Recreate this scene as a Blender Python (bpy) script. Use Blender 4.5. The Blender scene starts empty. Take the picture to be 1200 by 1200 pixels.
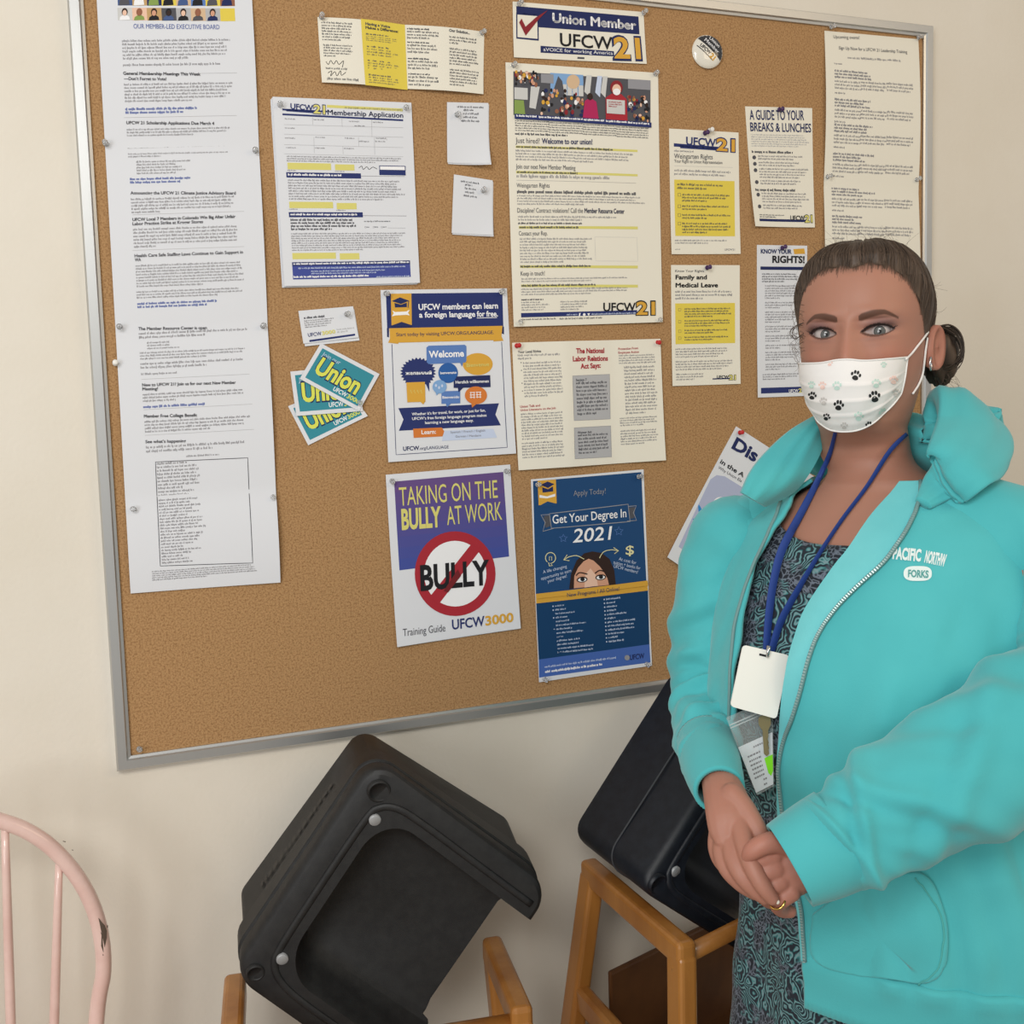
import bpy, bmesh, math, random
from mathutils import Vector, Matrix
from mathutils.bvhtree import BVHTree
from mathutils.geometry import tessellate_polygon
random.seed(7)
S = bpy.context.scene
COL = S.collection
PI = math.pi

# ------------------------------------------------------------------ camera
CAM_LOC = Vector((0.0, -1.67, 1.55))
YAW, PITCH, ROLL, FPX = math.radians(20.2325), math.radians(5.4272), math.radians(-1.8723), 1235.4
fw = Vector((math.sin(YAW)*math.cos(PITCH), math.cos(YAW)*math.cos(PITCH), -math.sin(PITCH)))
_r = fw.cross(Vector((0, 0, 1))).normalized()
_u = _r.cross(fw)
cr, sr = math.cos(ROLL), math.sin(ROLL)
rt = _r*cr + _u*sr
up = _u*cr - _r*sr
cd = bpy.data.cameras.new('camera')
cam = bpy.data.objects.new('camera', cd)
COL.objects.link(cam)
cam.matrix_world = Matrix(((rt.x, up.x, -fw.x, CAM_LOC.x), (rt.y, up.y, -fw.y, CAM_LOC.y),
                           (rt.z, up.z, -fw.z, CAM_LOC.z), (0, 0, 0, 1)))
cd.sensor_fit = 'HORIZONTAL'
cd.sensor_width = 36.0
cd.lens = FPX*36.0/1200.0
cd.clip_start = 0.02
S.camera = cam

# ------------------------------------------------------------------ world, lights, exposure
wd = bpy.data.worlds.new('room_light')
S.world = wd
wd.use_nodes = True
bg = wd.node_tree.nodes['Background']
bg.inputs[0].default_value = (1.0, 0.975, 0.935, 1)
bg.inputs[1].default_value = 0.34


def area(name, loc, target, sx, sy, power, color):
    l = bpy.data.lights.new(name, 'AREA')
    l.shape = 'RECTANGLE'
    l.size, l.size_y = sx, sy
    l.energy = power
    l.color = color
    o = bpy.data.objects.new(name, l)
    COL.objects.link(o)
    o.location = loc
    o.rotation_euler = (Vector(target)-Vector(loc)).to_track_quat('-Z', 'Y').to_euler()
    return o


area('ceiling_panel_light', (-0.9, -2.6, 2.70), (0.2, 0.0, 1.0), 1.2, 0.6, 27, (1.0, 0.985, 0.95))
area('ceiling_panel_light_far', (2.0, -2.4, 2.70), (1.4, 0.0, 1.0), 1.6, 0.8, 11, (1.0, 0.76, 0.48))
area('window_daylight', (-1.9, -2.7, 1.55), (0.5, 0.0, 1.1), 1.1, 1.3, 25, (0.97, 0.99, 1.0))
S.view_settings.view_transform = 'Standard'
S.view_settings.look = 'None'
S.view_settings.gamma = 1.0
S.view_settings.use_curve_mapping = False
S.view_settings.exposure = 0.27


# ------------------------------------------------------------------ helpers
def P(px, py, d):
    return CAM_LOC + fw*d + rt*((px-600)/FPX*d) + up*((600-py)/FPX*d)


def W(px, py, off=0.0):
    d = fw + rt*((px-600)/FPX) + up*((600-py)/FPX)
    t = (-off-CAM_LOC.y)/d.y
    return CAM_LOC + d*t


def project(p):
    v = p-CAM_LOC
    d = v.dot(fw)
    return 600+FPX*v.dot(rt)/d, 600-FPX*v.dot(up)/d, d


def lin(c):
    return tuple((x/12.92 if x <= 0.04045 else ((x+0.055)/1.055)**2.4) for x in [k/255 for k in c])


def lerp(a, b, t):
    return a+(b-a)*t


def sm(t):
    t = max(0.0, min(1.0, t))
    return t*t*(3-2*t)


def table(tab, z, k):
    # tab sorted by descending first column
    if z >= tab[0][0]:
        return tab[0][k]
    for a, b in zip(tab, tab[1:]):
        if z >= b[0]:
            t = (z-b[0])/(a[0]-b[0])
            return b[k]+(a[k]-b[k])*t
    return tab[-1][k]


def smooth_table(tab, step):
    """resample a table by Catmull-Rom so lofts have no kinks"""
    out = []
    n = len(tab)
    for i in range(n-1):
        p0, p1, p2, p3 = tab[max(i-1, 0)], tab[i], tab[i+1], tab[min(i+2, n-1)]
        m = max(1, int(abs(p1[0]-p2[0])/step))
        for j in range(m):
            t = j/m
            row = [lerp(p1[0], p2[0], t)]
            for k in range(1, len(p1)):
                row.append(0.5*((2*p1[k])+(-p0[k]+p2[k])*t+(2*p0[k]-5*p1[k]+4*p2[k]-p3[k])*t*t+(-p0[k]+3*p1[k]-3*p2[k]+p3[k])*t**3))
            out.append(tuple(row))
    out.append(tuple(tab[-1]))
    return out


def catmull(pts, m):
    """points (tuples/Vectors, any dimension) -> dense list"""
    pts = [tuple(p) for p in pts]
    out = []
    n = len(pts)
    for i in range(n-1):
        p0, p1, p2, p3 = pts[max(i-1, 0)], pts[i], pts[i+1], pts[min(i+2, n-1)]
        for j in range(m):
            t = j/m
            out.append(tuple(0.5*((2*b)+(-a+c)*t+(2*a-5*b+4*c-d)*t*t+(-a+3*b-3*c+d)*t**3) for a, b, c, d in zip(p0, p1, p2, p3)))
    out.append(pts[-1])
    return out


def polyval(pl, y):
    """piecewise-linear x(y) of a list of (y, x)"""
    if y <= pl[0][0]:
        return pl[0][1]
    for a, b in zip(pl, pl[1:]):
        if y <= b[0]:
            return lerp(a[1], b[1], (y-a[0])/(b[0]-a[0]))
    return pl[-1][1]


# ------------------------------------------------------------------ materials
MATS = {}


def mat(name, rgb, rough=0.6, metal=0.0, spec=0.5, trans=0.0, sheen=0.0, coat=0.0, alpha=1.0, sss=0.0, ior=1.45):
    if name in MATS:
        return MATS[name]
    m = bpy.data.materials.new(name)
    m.use_nodes = True
    b = m.node_tree.nodes['Principled BSDF']
    b.inputs['Base Color'].default_value = (*lin(rgb), 1)
    b.inputs['Roughness'].default_value = rough
    b.inputs['Metallic'].default_value = metal
    b.inputs['Specular IOR Level'].default_value = spec
    b.inputs['Transmission Weight'].default_value = trans
    b.inputs['Sheen Weight'].default_value = sheen
    b.inputs['Coat Weight'].default_value = coat
    b.inputs['Alpha'].default_value = alpha
    b.inputs['Subsurface Weight'].default_value = sss
    b.inputs['IOR'].default_value = ior
    if sss:
        b.inputs['Subsurface Radius'].default_value = (0.01, 0.004, 0.002)
        b.inputs['Subsurface Scale'].default_value = 0.6
    MATS[name] = m
    return m


def nodes(m):
    nt = m.node_tree
    return nt, nt.nodes['Principled BSDF']


def noise_color(m, scale, rgb_a, rgb_b, lo=0.35, hi=0.65, detail=4, bump=0.0, bscale=None, stretch=None, dist=0.02, rough_n=0.6):
    nt, b = nodes(m)
    tc = nt.nodes.new('ShaderNodeTexCoord')
    mp = nt.nodes.new('ShaderNodeMapping')
    if stretch:
        mp.inputs['Scale'].default_value = stretch
    nt.links.new(tc.outputs['Object'], mp.inputs[0])
    n = nt.nodes.new('ShaderNodeTexNoise')
    n.inputs['Scale'].default_value = scale
    n.inputs['Detail'].default_value = detail
    n.inputs['Roughness'].default_value = rough_n
    nt.links.new(mp.outputs[0], n.inputs['Vector'])
    r = nt.nodes.new('ShaderNodeValToRGB')
    r.color_ramp.elements[0].position = lo
    r.color_ramp.elements[0].color = (*lin(rgb_a), 1)
    r.color_ramp.elements[1].position = hi
    r.color_ramp.elements[1].color = (*lin(rgb_b), 1)
    nt.links.new(n.outputs[0], r.inputs[0])
    nt.links.new(r.outputs[0], b.inputs['Base Color'])
    if bump:
        n2 = nt.nodes.new('ShaderNodeTexNoise')
        n2.inputs['Scale'].default_value = bscale or scale
        n2.inputs['Detail'].default_value = 3
        nt.links.new(mp.outputs[0], n2.inputs['Vector'])
        bp = nt.nodes.new('ShaderNodeBump')
        bp.inputs['Strength'].default_value = bump
        bp.inputs['Distance'].default_value = dist
        nt.links.new(n2.outputs[0], bp.inputs['Height'])
        nt.links.new(bp.outputs[0], b.inputs['Normal'])
    return m


WALL = noise_color(mat('wall_paint', (227, 220, 206), 0.62, spec=0.3), 3, (225, 217, 202), (230, 223, 210), bump=0.12, bscale=140, dist=0.004)
FLOORM = noise_color(mat('floor_tile', (150, 135, 115), 0.4), 30, (140, 125, 105), (165, 150, 130))
CORK = mat('cork', (172, 132, 88), 0.9, spec=0.15)
noise_color(CORK, 330, (128, 92, 58), (182, 143, 100), 0.28, 0.56, detail=4, bump=0.25, bscale=500, dist=0.003, rough_n=0.7)
ALU = mat('brushed_aluminium', (196, 197, 196), 0.38, metal=0.85)
PAPER = mat('white_paper', (224, 226, 231), 0.72, spec=0.25)
CREAM = mat('cream_paper', (236, 231, 216), 0.72, spec=0.25)
INK = {}
for k, c in dict(black=(30, 30, 34), navy=(40, 52, 108), navy2=(34, 44, 92), grey=(142, 140, 144), lgrey=(182, 182, 184), dgrey=(84, 84, 90),
                 yellow=(228, 206, 84), pale=(220, 212, 122), gold=(218, 166, 64), orange=(214, 124, 56), blue=(92, 128, 190),
                 royal=(44, 96, 166), sky=(130, 170, 216), ice=(200, 212, 236), red=(172, 44, 56), dred=(118, 34, 40), crimson=(140, 40, 48),
                 white=(244, 244, 246), purple=(96, 78, 140), indigo=(66, 78, 152), violet=(84, 78, 146), deep=(30, 72, 118), deep2=(16, 62, 104),
                 foot=(70, 104, 178), teal=(56, 142, 158), lime=(222, 226, 96), birdblue=(52, 138, 206), lav=(178, 184, 210), link=(98, 114, 172),
                 panel=(206, 206, 204), skin=(214, 160, 132), skinb=(150, 98, 74), skinc=(236, 196, 172), hair=(52, 36, 32), green=(136, 160, 84),
                 chalk=(226, 220, 170), stone=(150, 150, 156), bluejean=(70, 92, 140), magenta=(178, 40, 92), tan=(196, 160, 110), sand=(214, 184, 150)).items():
    INK[k] = mat('ink_'+k, c, 0.65, spec=0.3)


# ------------------------------------------------------------------ mesh builder
class MB:
    def __init__(self):
        self.v, self.f, self.m, self.c, self.fl = [], [], [], {}, []

    def vert(self, p, col=None):
        self.v.append(Vector(p))
        if col is not None:
            self.c[len(self.v)-1] = col
        return len(self.v)-1

    def face(self, ids, m=0, flat=False):
        if flat:
            self.fl.append(len(self.f))
        self.f.append(tuple(ids))
        self.m.append(m)

    def grid(self, rows, m=0, close_u=False, close_v=False, cols=None, flip=False):
        """rows: list of equally long point lists"""
        base = len(self.v)
        nr, nc = len(rows), len(rows[0])
        for i, r in enumerate(rows):
            for j, p in enumerate(r):
                self.vert(p, cols[i][j] if cols else None)
        for i in range(nr if close_v else nr-1):
            for j in range(nc if close_u else nc-1):
                a, b = base+i*nc+j, base+i*nc+(j+1) % nc
                c, d = base+((i+1) % nr)*nc+(j+1) % nc, base+((i+1) % nr)*nc+j
                self.face((d, c, b, a) if flip else (a, b, c, d), m)
        return base

    def cap(self, base, nc, m=0, flip=False):
        ids = list(range(base, base+nc))
        c = sum((self.v[i] for i in ids), Vector())/nc
        k = self.vert(c, self.c.get(base))
        for j in range(nc):
            a, b = ids[j], ids[(j+1) % nc]
            self.face((k, b, a) if not flip else (k, a, b), m)

    def tube(self, pts, rad, n=10, m=0, caps=True, flat=None, ref=None):
        pts = [Vector(p) for p in pts]
        k = len(pts)
        if not hasattr(rad, '__len__'):
            rad = [rad]*k
        t = (pts[1]-pts[0]).normalized()
        a = Vector(ref) if ref is not None else (Vector((0, 0, 1)) if abs(t.z) < 0.9 else Vector((1, 0, 0)))
        rows = []
        for i in range(k):
            t = (pts[min(i+1, k-1)]-pts[max(i-1, 0)]).normalized()
            if ref is not None:
                a = Vector(ref)
            a = (a-t*a.dot(t)).normalized()
            b = t.cross(a)
            r = rad[i]
            ra, rb = (r if isinstance(r, (int, float)) else r[0]), (r if isinstance(r, (int, float)) else r[1])
            rows.append([pts[i]+a*ra*math.cos(2*PI*j/n)+b*rb*math.sin(2*PI*j/n) for j in range(n)])
        base = self.grid(rows, m, close_u=True)
        if caps:
            self.cap(base, n, m, flip=False)
            self.cap(base+(k-1)*n, n, m, flip=True)
        return rows

    def box(self, o, ex, ey, ez, m=0):
        """o = corner, e* = edge vectors"""
        o = Vector(o)
        b = len(self.v)
        for z in (0, 1):
            for y in (0, 1):
                for x in (0, 1):
                    self.vert(o+Vector(ex)*x+Vector(ey)*y+Vector(ez)*z)
        for q in ((0, 2, 3, 1), (4, 5, 7, 6), (0, 1, 5, 4), (2, 6, 7, 3), (0, 4, 6, 2), (1, 3, 7, 5)):
            self.face([b+i for i in q], m)

    def lathe(self, o, ax, prof, n=16, m=0):
        """prof = (height along ax, radius)"""
        ax = Vector(ax).normalized()
        a = ax.orthogonal().normalized()
        b = ax.cross(a)
        rows = [[Vector(o)+ax*h+(a*math.cos(2*PI*j/n)+b*math.sin(2*PI*j/n))*r for j in range(n)] for h, r in prof]
        self.grid(rows, m, close_u=True)

    def build(self, name, mats, parent=None, origin=None, smooth=True, fix=False):
        if origin is None:
            origin = Vector((0, 0, 0))
            q = parent
            while q is not None:
                origin = origin+q.location
                q = q.parent
            loc = Vector((0, 0, 0))
        else:
            origin = Vector(origin)
            loc = origin
        me = bpy.data.meshes.new(name)
        me.from_pydata([v-origin for v in self.v], [], self.f)
        for mm in (mats if isinstance(mats, (list, tuple)) else [mats]):
            me.materials.append(mm)
        me.polygons.foreach_set('material_index', self.m)
        if smooth:
            me.polygons.foreach_set('use_smooth', [True]*len(self.f))
            for i in self.fl:
                me.polygons[i].use_smooth = False
        if self.c:
            at = me.color_attributes.new('tint', 'FLOAT_COLOR', 'POINT')
            for i in range(len(self.v)):
                c = self.c.get(i, (0.6, 0.3, 0.2))
                at.data[i].color = (c[0], c[1], c[2], 1)
        me.update()
        if fix:
            bm = bmesh.new()
            bm.from_mesh(me)
            bmesh.ops.recalc_face_normals(bm, faces=bm.faces)
            bm.to_mesh(me)
            bm.free()
        o = bpy.data.objects.new(name, me)
        COL.objects.link(o)
        o.location = loc
        if parent is not None:
            o.parent = parent
        return o


def auto_smooth(o, ang=35):
    """mark edges sharp by angle so that flat-sided things shade flat"""
    bm = bmesh.new()
    bm.from_mesh(o.data)
    for e in bm.edges:
        if len(e.link_faces) == 2 and e.calc_face_angle(0) > math.radians(ang):
            e.smooth = False
    bm.to_mesh(o.data)
    bm.free()
    return o


def bevel(o, w, seg=2):
    md = o.modifiers.new('bevel', 'BEVEL')
    md.width = w
    md.segments = seg
    md.limit_method = 'ANGLE'
    md.angle_limit = math.radians(40)
    return o


def tag(o, label, cat, group=None):
    o['label'] = label
    o['category'] = cat
    if group:
        o['group'] = group
    return o


def empty(name, loc, label, cat, group=None):
    o = bpy.data.objects.new(name, None)
    COL.objects.link(o)
    o.location = loc
    o.empty_display_size = 0.05
    return tag(o, label, cat, group)


# ------------------------------------------------------------------ setting
b = MB()
b.box((-2.2, 0, -0.02), (6, 0, 0), (0, 0.12, 0), (0, 0, 3.0))
o = b.build('wall_back', WALL, origin=(0, 0, 0), smooth=False)
o['kind'] = 'structure'
b = MB()
b.box((-2.2, -3.6, -0.06), (6, 0, 0), (0, 3.6, 0), (0, 0, 0.06))
o = b.build('floor', FLOORM, origin=(0, 0, 0), smooth=False)
o['kind'] = 'structure'

# ------------------------------------------------------------------ bulletin board
bTL, bTR, bBR, bBL = W(91, -20, .02), W(1095, 29.5, .02), W(1093.5, 756, .02), W(137, 905, .02)
x0, x1 = (bTL.x*0+bBL.x), bTR.x
bl, br_, tr_ = bBL, W(1095, 757, .02), bTR
tl = Vector((bBL.x+0.006, 0, bTR.z-0.004))
corners = [Vector((p.x, 0, p.z)) for p in (tl, tr_, Vector((tr_.x-0.002, 0, bBL.z+0.012)), bBL)]
board = empty('bulletin_board', (corners[3]+corners[2])/2, 'large cork bulletin board in an aluminium frame, covered in pinned union papers', 'bulletin board')
cen = sum(corners, Vector())/4
FRW, FRT, CORKY = 0.021, 0.020, 0.012


def inset(p, w):
    return Vector((p.x+(w if p.x < cen.x else -w), 0, p.z+(w if p.z < cen.z else -w)))


b = MB()
ins = [inset(p, FRW*0.5) for p in corners]
rows = []
for i in range(2):
    rows.append([])
f0 = [Vector((p.x, -CORKY, p.z)) for p in ins]
k0 = [Vector((p.x, -0.0005, p.z)) for p in ins]
ids = [b.vert(p) for p in f0+k0]
b.face((3, 2, 1, 0))
b.face((4, 5, 6, 7))
for i in range(4):
    j = (i+1) % 4
    b.face((i, j, 4+j, 4+i))
b.build('cork_panel', CORK, board, smooth=False, fix=True)
for i in range(4):
    j = (i+1) % 4
    b = MB()
    prof = [(0, -0.0005), (0, -FRT*0.8), (0.0025, -FRT), (FRW-0.006, -FRT), (FRW-0.004, -FRT+0.003), (FRW, -FRT+0.004), (FRW, -CORKY+0.002)]
    ra = [Vector((inset(corners[i], w).x, y, inset(corners[i], w).z)) for w, y in prof]
    rb = [Vector((inset(corners[j], w).x, y, inset(corners[j], w).z)) for w, y in prof]
    b.grid([ra, rb], 0, close_u=True)
    b.cap(0, len(prof))
    b.cap(len(prof), len(prof))
    o = b.build('frame_rail', ALU, board, smooth=False, fix=True)

# ------------------------------------------------------------------ text meshes
_tc = {}


def text_mesh(s, bold=0.0, res=3):
    if 'M' in s and bold > .004:
        vs, fs = text_mesh(s, 0.0, res)
        vv, ff = [], []
        for dx, dy in ((-bold, 0), (bold, 0), (0, -bold), (0, bold), (0, 0)):
            ff += [tuple(i+len(vv) for i in f) for f in fs]
            vv += [(x+dx, y+dy) for x, y in vs]
        _tc[(s, bold)] = (vv, ff)
        return vv, ff
    key = (s, bold)
    if key in _tc:
        return _tc[key]
    cu = bpy.data.curves.new('t', 'FONT')
    cu.body = s
    cu.resolution_u = res
    cu.offset = bold
    ob = bpy.data.objects.new('t', cu)
    COL.objects.link(ob)
    dg = bpy.context.evaluated_depsgraph_get()
    me = bpy.data.meshes.new_from_object(ob.evaluated_get(dg))
    vs = [(v.co.x, v.co.y) for v in me.vertices]
    fs = [tuple(p.vertices) for p in me.polygons]
    bpy.data.objects.remove(ob)
    bpy.data.curves.remove(cu)
    bpy.data.meshes.remove(me)
    _tc[key] = (vs, fs)
    return _tc[key]


_h = text_mesh('H')
CAPH = max(y for x, y in _h[0])-min(y for x, y in _h[0])


class Sheet:
    """a pinned paper; art is placed in photo-crop coordinates and wraps the sheet's own slightly curled surface"""
    def __init__(self, quad, off, curl=(0.0, 0.0, 0.004, 0.004), fold=None, bulge=0.0):
        self.q = [W(x, y, CORKY) for x, y in quad]
        self.off, self.curl, self.fold, self.bulge = off, curl, fold, bulge
        tl, tr, br, bl = self.q
        self.o = tl
        self.eu = ((tr-tl)+(br-bl))/2
        self.ev = ((bl-tl)+(br-tr))/2
        self.w, self.h = self.eu.length, self.ev.length
        self.b = MB()
        self.mats = []
        self.crop(0, 0, 1)
        self.lay = 1

    def crop(self, ox, oy, sc):
        self.ox, self.oy, self.sc = ox, oy, sc

    def mi(self, m):
        m = INK[m] if isinstance(m, str) else m
        if m not in self.mats:
            self.mats.append(m)
        return self.mats.index(m)

    def uv_of(self, x, y):
        p = W(self.ox+x/self.sc, self.oy+y/self.sc, CORKY)-self.o
        a, b_ = self.eu, self.ev
        aa, bb, ab = a.dot(a), b_.dot(b_), a.dot(b_)
        pa, pb = p.dot(a), p.dot(b_)
        d = aa*bb-ab*ab
        return (pa*bb-pb*ab)/d, (pb*aa-pa*ab)/d

    def depth(self, u, v):
        c = self.curl
        u_, v_ = max(0, min(1, u)), max(0, min(1, v))
        d = c[0]*(1-u_)**3*(1-v_)**3+c[1]*u_**3*(1-v_)**3+c[2]*u_**2*v_**3+c[3]*(1-u_)**2*v_**3
        d += self.bulge*math.sin(PI*u_)*math.sin(PI*v_)
        if self.fold:
            d += self.fold(u_, v_)
        return d

    def S(self, u, v, lay=0):
        tl, tr, br, bl = self.q
        p = tl*(1-u)*(1-v)+tr*u*(1-v)+br*u*v+bl*(1-u)*v
        return Vector((p.x, -(CORKY+self.off+0.0004+self.depth(u, v)+lay*0.00024), p.z))

    def base(self, m, nu=12, nv=16):
        k = self.mi(m)
        rows = [[self.S(i/nu, j/nv) for i in range(nu+1)] for j in range(nv+1)]
        self.b.grid(rows, k, flip=True)
        back = [[p+Vector((0, 0.0003, 0)) for p in r] for r in rows]
        self.b.grid(back, k)
        rim = rows[0]+[r[-1] for r in rows[1:]]+rows[-1][-2::-1]+[r[0] for r in rows[-2:0:-1]]
        rimb = back[0]+[r[-1] for r in back[1:]]+back[-1][-2::-1]+[r[0] for r in back[-2:0:-1]]
        self.b.grid([rim, rimb], k, close_u=True)
        return self

    def rect_uv(self, u0, v0, u1, v1, m, lay=None):
        lay = self.lay if lay is None else lay
        k = self.mi(m)
        nu = max(1, int(abs(u1-u0)*self.w/0.02))
        nv = max(1, int(abs(v1-v0)*self.h/0.02))
        self.b.grid([[self.S(lerp(u0, u1, i/nu), lerp(v0, v1, j/nv), lay) for i in range(nu+1)] for j in range(nv+1)], k, flip=True)

    def rect(self, x0, y0, x1, y1, m, lay=None):
        u0, v0 = self.uv_of(x0, y0)
        u1, v1 = self.uv_of(x1, y0)[0], self.uv_of(x0, y1)[1]
        self.rect_uv(u0, v0, u1, v1, m, lay)

    def quad(self, p, m, lay=None):
        """four crop points TL TR BR BL, subdivided"""
        lay = self.lay if lay is None else lay
        a = [self.uv_of(*q) for q in p]
        n = 6

        def at(s, t):
            return tuple(a[0][i]*(1-s)*(1-t)+a[1][i]*s*(1-t)+a[2][i]*s*t+a[3][i]*(1-s)*t for i in (0, 1))
        self.b.grid([[self.S(*at(i/n, j/n), lay) for i in range(n+1)] for j in range(n+1)], self.mi(m), flip=True)

    def fan(self, pts_uv, m, lay):
        k = self.mi(m)
        b_ = self.b
        cu = sum(p[0] for p in pts_uv)/len(pts_uv)
        cv = sum(p[1] for p in pts_uv)/len(pts_uv)
        size = max(math.hypot((p[0]-cu)*self.w, (p[1]-cv)*self.h) for p in pts_uv)
        if size > 0.012 and len(pts_uv) < 16:
            dense = []
            for i, p in enumerate(pts_uv):
                q = pts_uv[(i+1) % len(pts_uv)]
                n_ = max(1, int(math.hypot((q[0]-p[0])*self.w, (q[1]-p[1])*self.h)/0.012))
                dense += [(lerp(p[0], q[0], j/n_), lerp(p[1], q[1], j/n_)) for j in range(n_)]
            pts_uv = dense
        n = len(pts_uv)
        sg = [(pts_uv[i][0]-cu)*(pts_uv[(i+1) % n][1]-cv)-(pts_uv[(i+1) % n][0]-cu)*(pts_uv[i][1]-cv) for i in range(n)]
        if min(sg) < -1e-9 and max(sg) > 1e-9:           # not star-shaped round its middle
            ids = [b_.vert(self.S(u, v, lay)) for u, v in pts_uv]
            for t in tessellate_polygon([[Vector((u*self.w, v*self.h, 0)) for u, v in pts_uv]]):
                b_.face([ids[i] for i in t], k)
            return
        nr = max(1, int(size/0.012))
        c = b_.vert(self.S(cu, cv, lay))
        prev = None
        for r in range(1, nr+1):
            ids = [b_.vert(self.S(lerp(cu, u, r/nr), lerp(cv, v, r/nr), lay)) for u, v in pts_uv]
            for i in range(n):
                j = (i+1) % n
                if prev is None:
                    b_.face((c, ids[i], ids[j]), k)
                else:
                    b_.face((prev[i], ids[i], ids[j], prev[j]), k)
            prev = ids

    def poly(self, pts, m, lay=None):
        self.fan([self.uv_of(*p) for p in pts], m, self.lay if lay is None else lay)

    def ellipse(self, x, y, rx, ry, m, lay=None, n=28, a0=0.0, a1=2*PI, rot=0.0):
        full = abs(a1-a0) > 6.2
        pts = []
        for i in range(n if full else n+1):
            a = a0+(a1-a0)*i/n
            ex, ey = rx*math.cos(a), ry*math.sin(a)
            pts.append((x+ex*math.cos(rot)-ey*math.sin(rot), y+ex*math.sin(rot)+ey*math.cos(rot)))
        self.poly(pts, m, lay)

    def stroke(self, pts, w, m, lay=None, closed=False):
        lay = self.lay if lay is None else lay
        k = self.mi(m)
        dense = []
        for i, p in enumerate(pts):
            if i == len(pts)-1 and not closed:
                dense.append(p)
                break
            r = pts[(i+1) % len(pts)]
            m_ = max(1, int(math.hypot(r[0]-p[0], r[1]-p[1])/self.sc/8))
            dense += [(lerp(p[0], r[0], j/m_), lerp(p[1], r[1], j/m_)) for j in range(m_)]
        pts = dense
        n = len(pts)
        A, B = [], []
        for i in range(n):
            p = pts[(i-1) % n] if (closed or i > 0) else pts[i]
            q = pts[(i+1) % n] if (closed or i < n-1) else pts[i]
            dx, dy = q[0]-p[0], q[1]-p[1]
            l = math.hypot(dx, dy) or 1
            nx, ny = -dy/l*w/2, dx/l*w/2
            A.append(self.S(*self.uv_of(pts[i][0]+nx, pts[i][1]+ny), lay))
            B.append(self.S(*self.uv_of(pts[i][0]-nx, pts[i][1]-ny), lay))
        self.b.grid([A, B], k, close_u=closed, flip=True)

    def text(self, s, x0, y0, x1, h, m, bold=0.0, lay=None, shear=0.0, end=None):
        """baseline from crop point (x0,y0) to x1; h = capital height in crop pixels; end = y at x1"""
        lay = (self.lay+2) if lay is None else lay
        vs, fs = text_mesh(s, bold)
        if not vs:
            return
        k = self.mi(m)
        ax, bx = min(x for x, y in vs), max(x for x, y in vs)
        u0, v0 = self.uv_of(x0, y0)
        if end is None:
            u1 = self.uv_of(x1, y0)[0]
            v1 = v0
        else:
            u1, v1 = self.uv_of(x1, end)
        uh, vh = self.uv_of(x0, y0-h)
        hv = v0-vh
        base = len(self.b.v)
        L = (u1-u0)*self.w
        for x, y in vs:
            t = (x-ax)/(bx-ax)
            yy = y/CAPH
            u = u0+(u1-u0)*t+yy*shear*hv*self.h/self.w
            v = v0+(v1-v0)*t-yy*hv
            if end is not None:
                u += yy*hv*self.h*((v1-v0)*self.h/max(L, 1e-6))/self.w
            self.b.vert(self.S(u, v, lay))
        for f in fs:
            self.b.face([base+i for i in f], k, True)

    def lines(self, x0, y0, x1, y1, n, m='grey', dens=0.5, seed=None, ragged=0.1, last=0.6, indent=0.0, bold=False):
        """n rows of tiny unreadable print, as the photo shows it"""
        rnd = random.Random(seed if seed is not None else int(x0*7+y0*13))
        u0, v0 = self.uv_of(x0, y0)
        u1, v1 = self.uv_of(x1, y0)[0], self.uv_of(x0, y1)[1]
        k = self.mi('dgrey' if m == 'black' else m)
        dv = (v1-v0)/n
        xh = dv*(0.42 if not bold else 0.5)
        cw = xh*self.h/self.w*0.62
        for i in range(n):
            v = v0+dv*(i+0.25)
            u = u0+indent*(u1-u0)
            ue = u0+(u1-u0)*(last if i == n-1 else 1-ragged*rnd.random())
            while u < ue:
                nl = rnd.randint(2, 8)
                for j in range(nl):
                    if u > ue:
                        break
                    t = v-(dv*0.2 if rnd.random() < 0.3 else 0)
                    bt = v+xh+(dv*0.15 if rnd.random() < 0.12 else 0)
                    w_ = cw*(0.82 if bold else rnd.uniform(0.5, 0.75))
                    b_ = len(self.b.v)
                    for uu, vv in ((u, t), (u+w_, t), (u+w_, bt), (u, bt)):
                        self.b.vert(self.S(uu, vv, self.lay))
                    self.b.face((b_+3, b_+2, b_+1, b_), k)
                    u += cw
                u += cw*0.9

    def logo(self, x0, y0, x1, h, num='21', c='navy', cn='gold', split=0.66, bar=True, outline=True, end=0.0):
        """union word mark with its number"""
        xs = lerp(x0, x1, split)
        ey = lerp(y0, y0+end, split)
        self.text('UFCW', x0, y0, xs-(x1-x0)*0.01, h, c, bold=0.022, end=ey)
        if bar:
            self.quad([(x0-(x1-x0)*.12, y0+h*.08), (xs, ey+h*.08), (xs, ey+h*.45), (x0-(x1-x0)*.12, y0+h*.45)], c)
        nh = h*1.55 if len(num) == 2 else h
        ny = ey+(h*0.42 if len(num) == 2 else 0)
        if outline:
            self.text(num, xs-(x1-x0)*.015, ny, x1+(x1-x0)*.015, nh, c, bold=0.075, lay=self.lay+2, end=ny+end*(1-split))
        self.text(num, xs, ny, x1, nh*0.96, cn, bold=0.03, lay=self.lay+3, end=ny+end*(1-split))

    def done(self, name, label, cat, group=None):
        c = self.S(0.5, 1.0)
        o = self.b.build(name, self.mats, origin=c, smooth=True)
        tag(o, label, cat, group)
        return o

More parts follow.
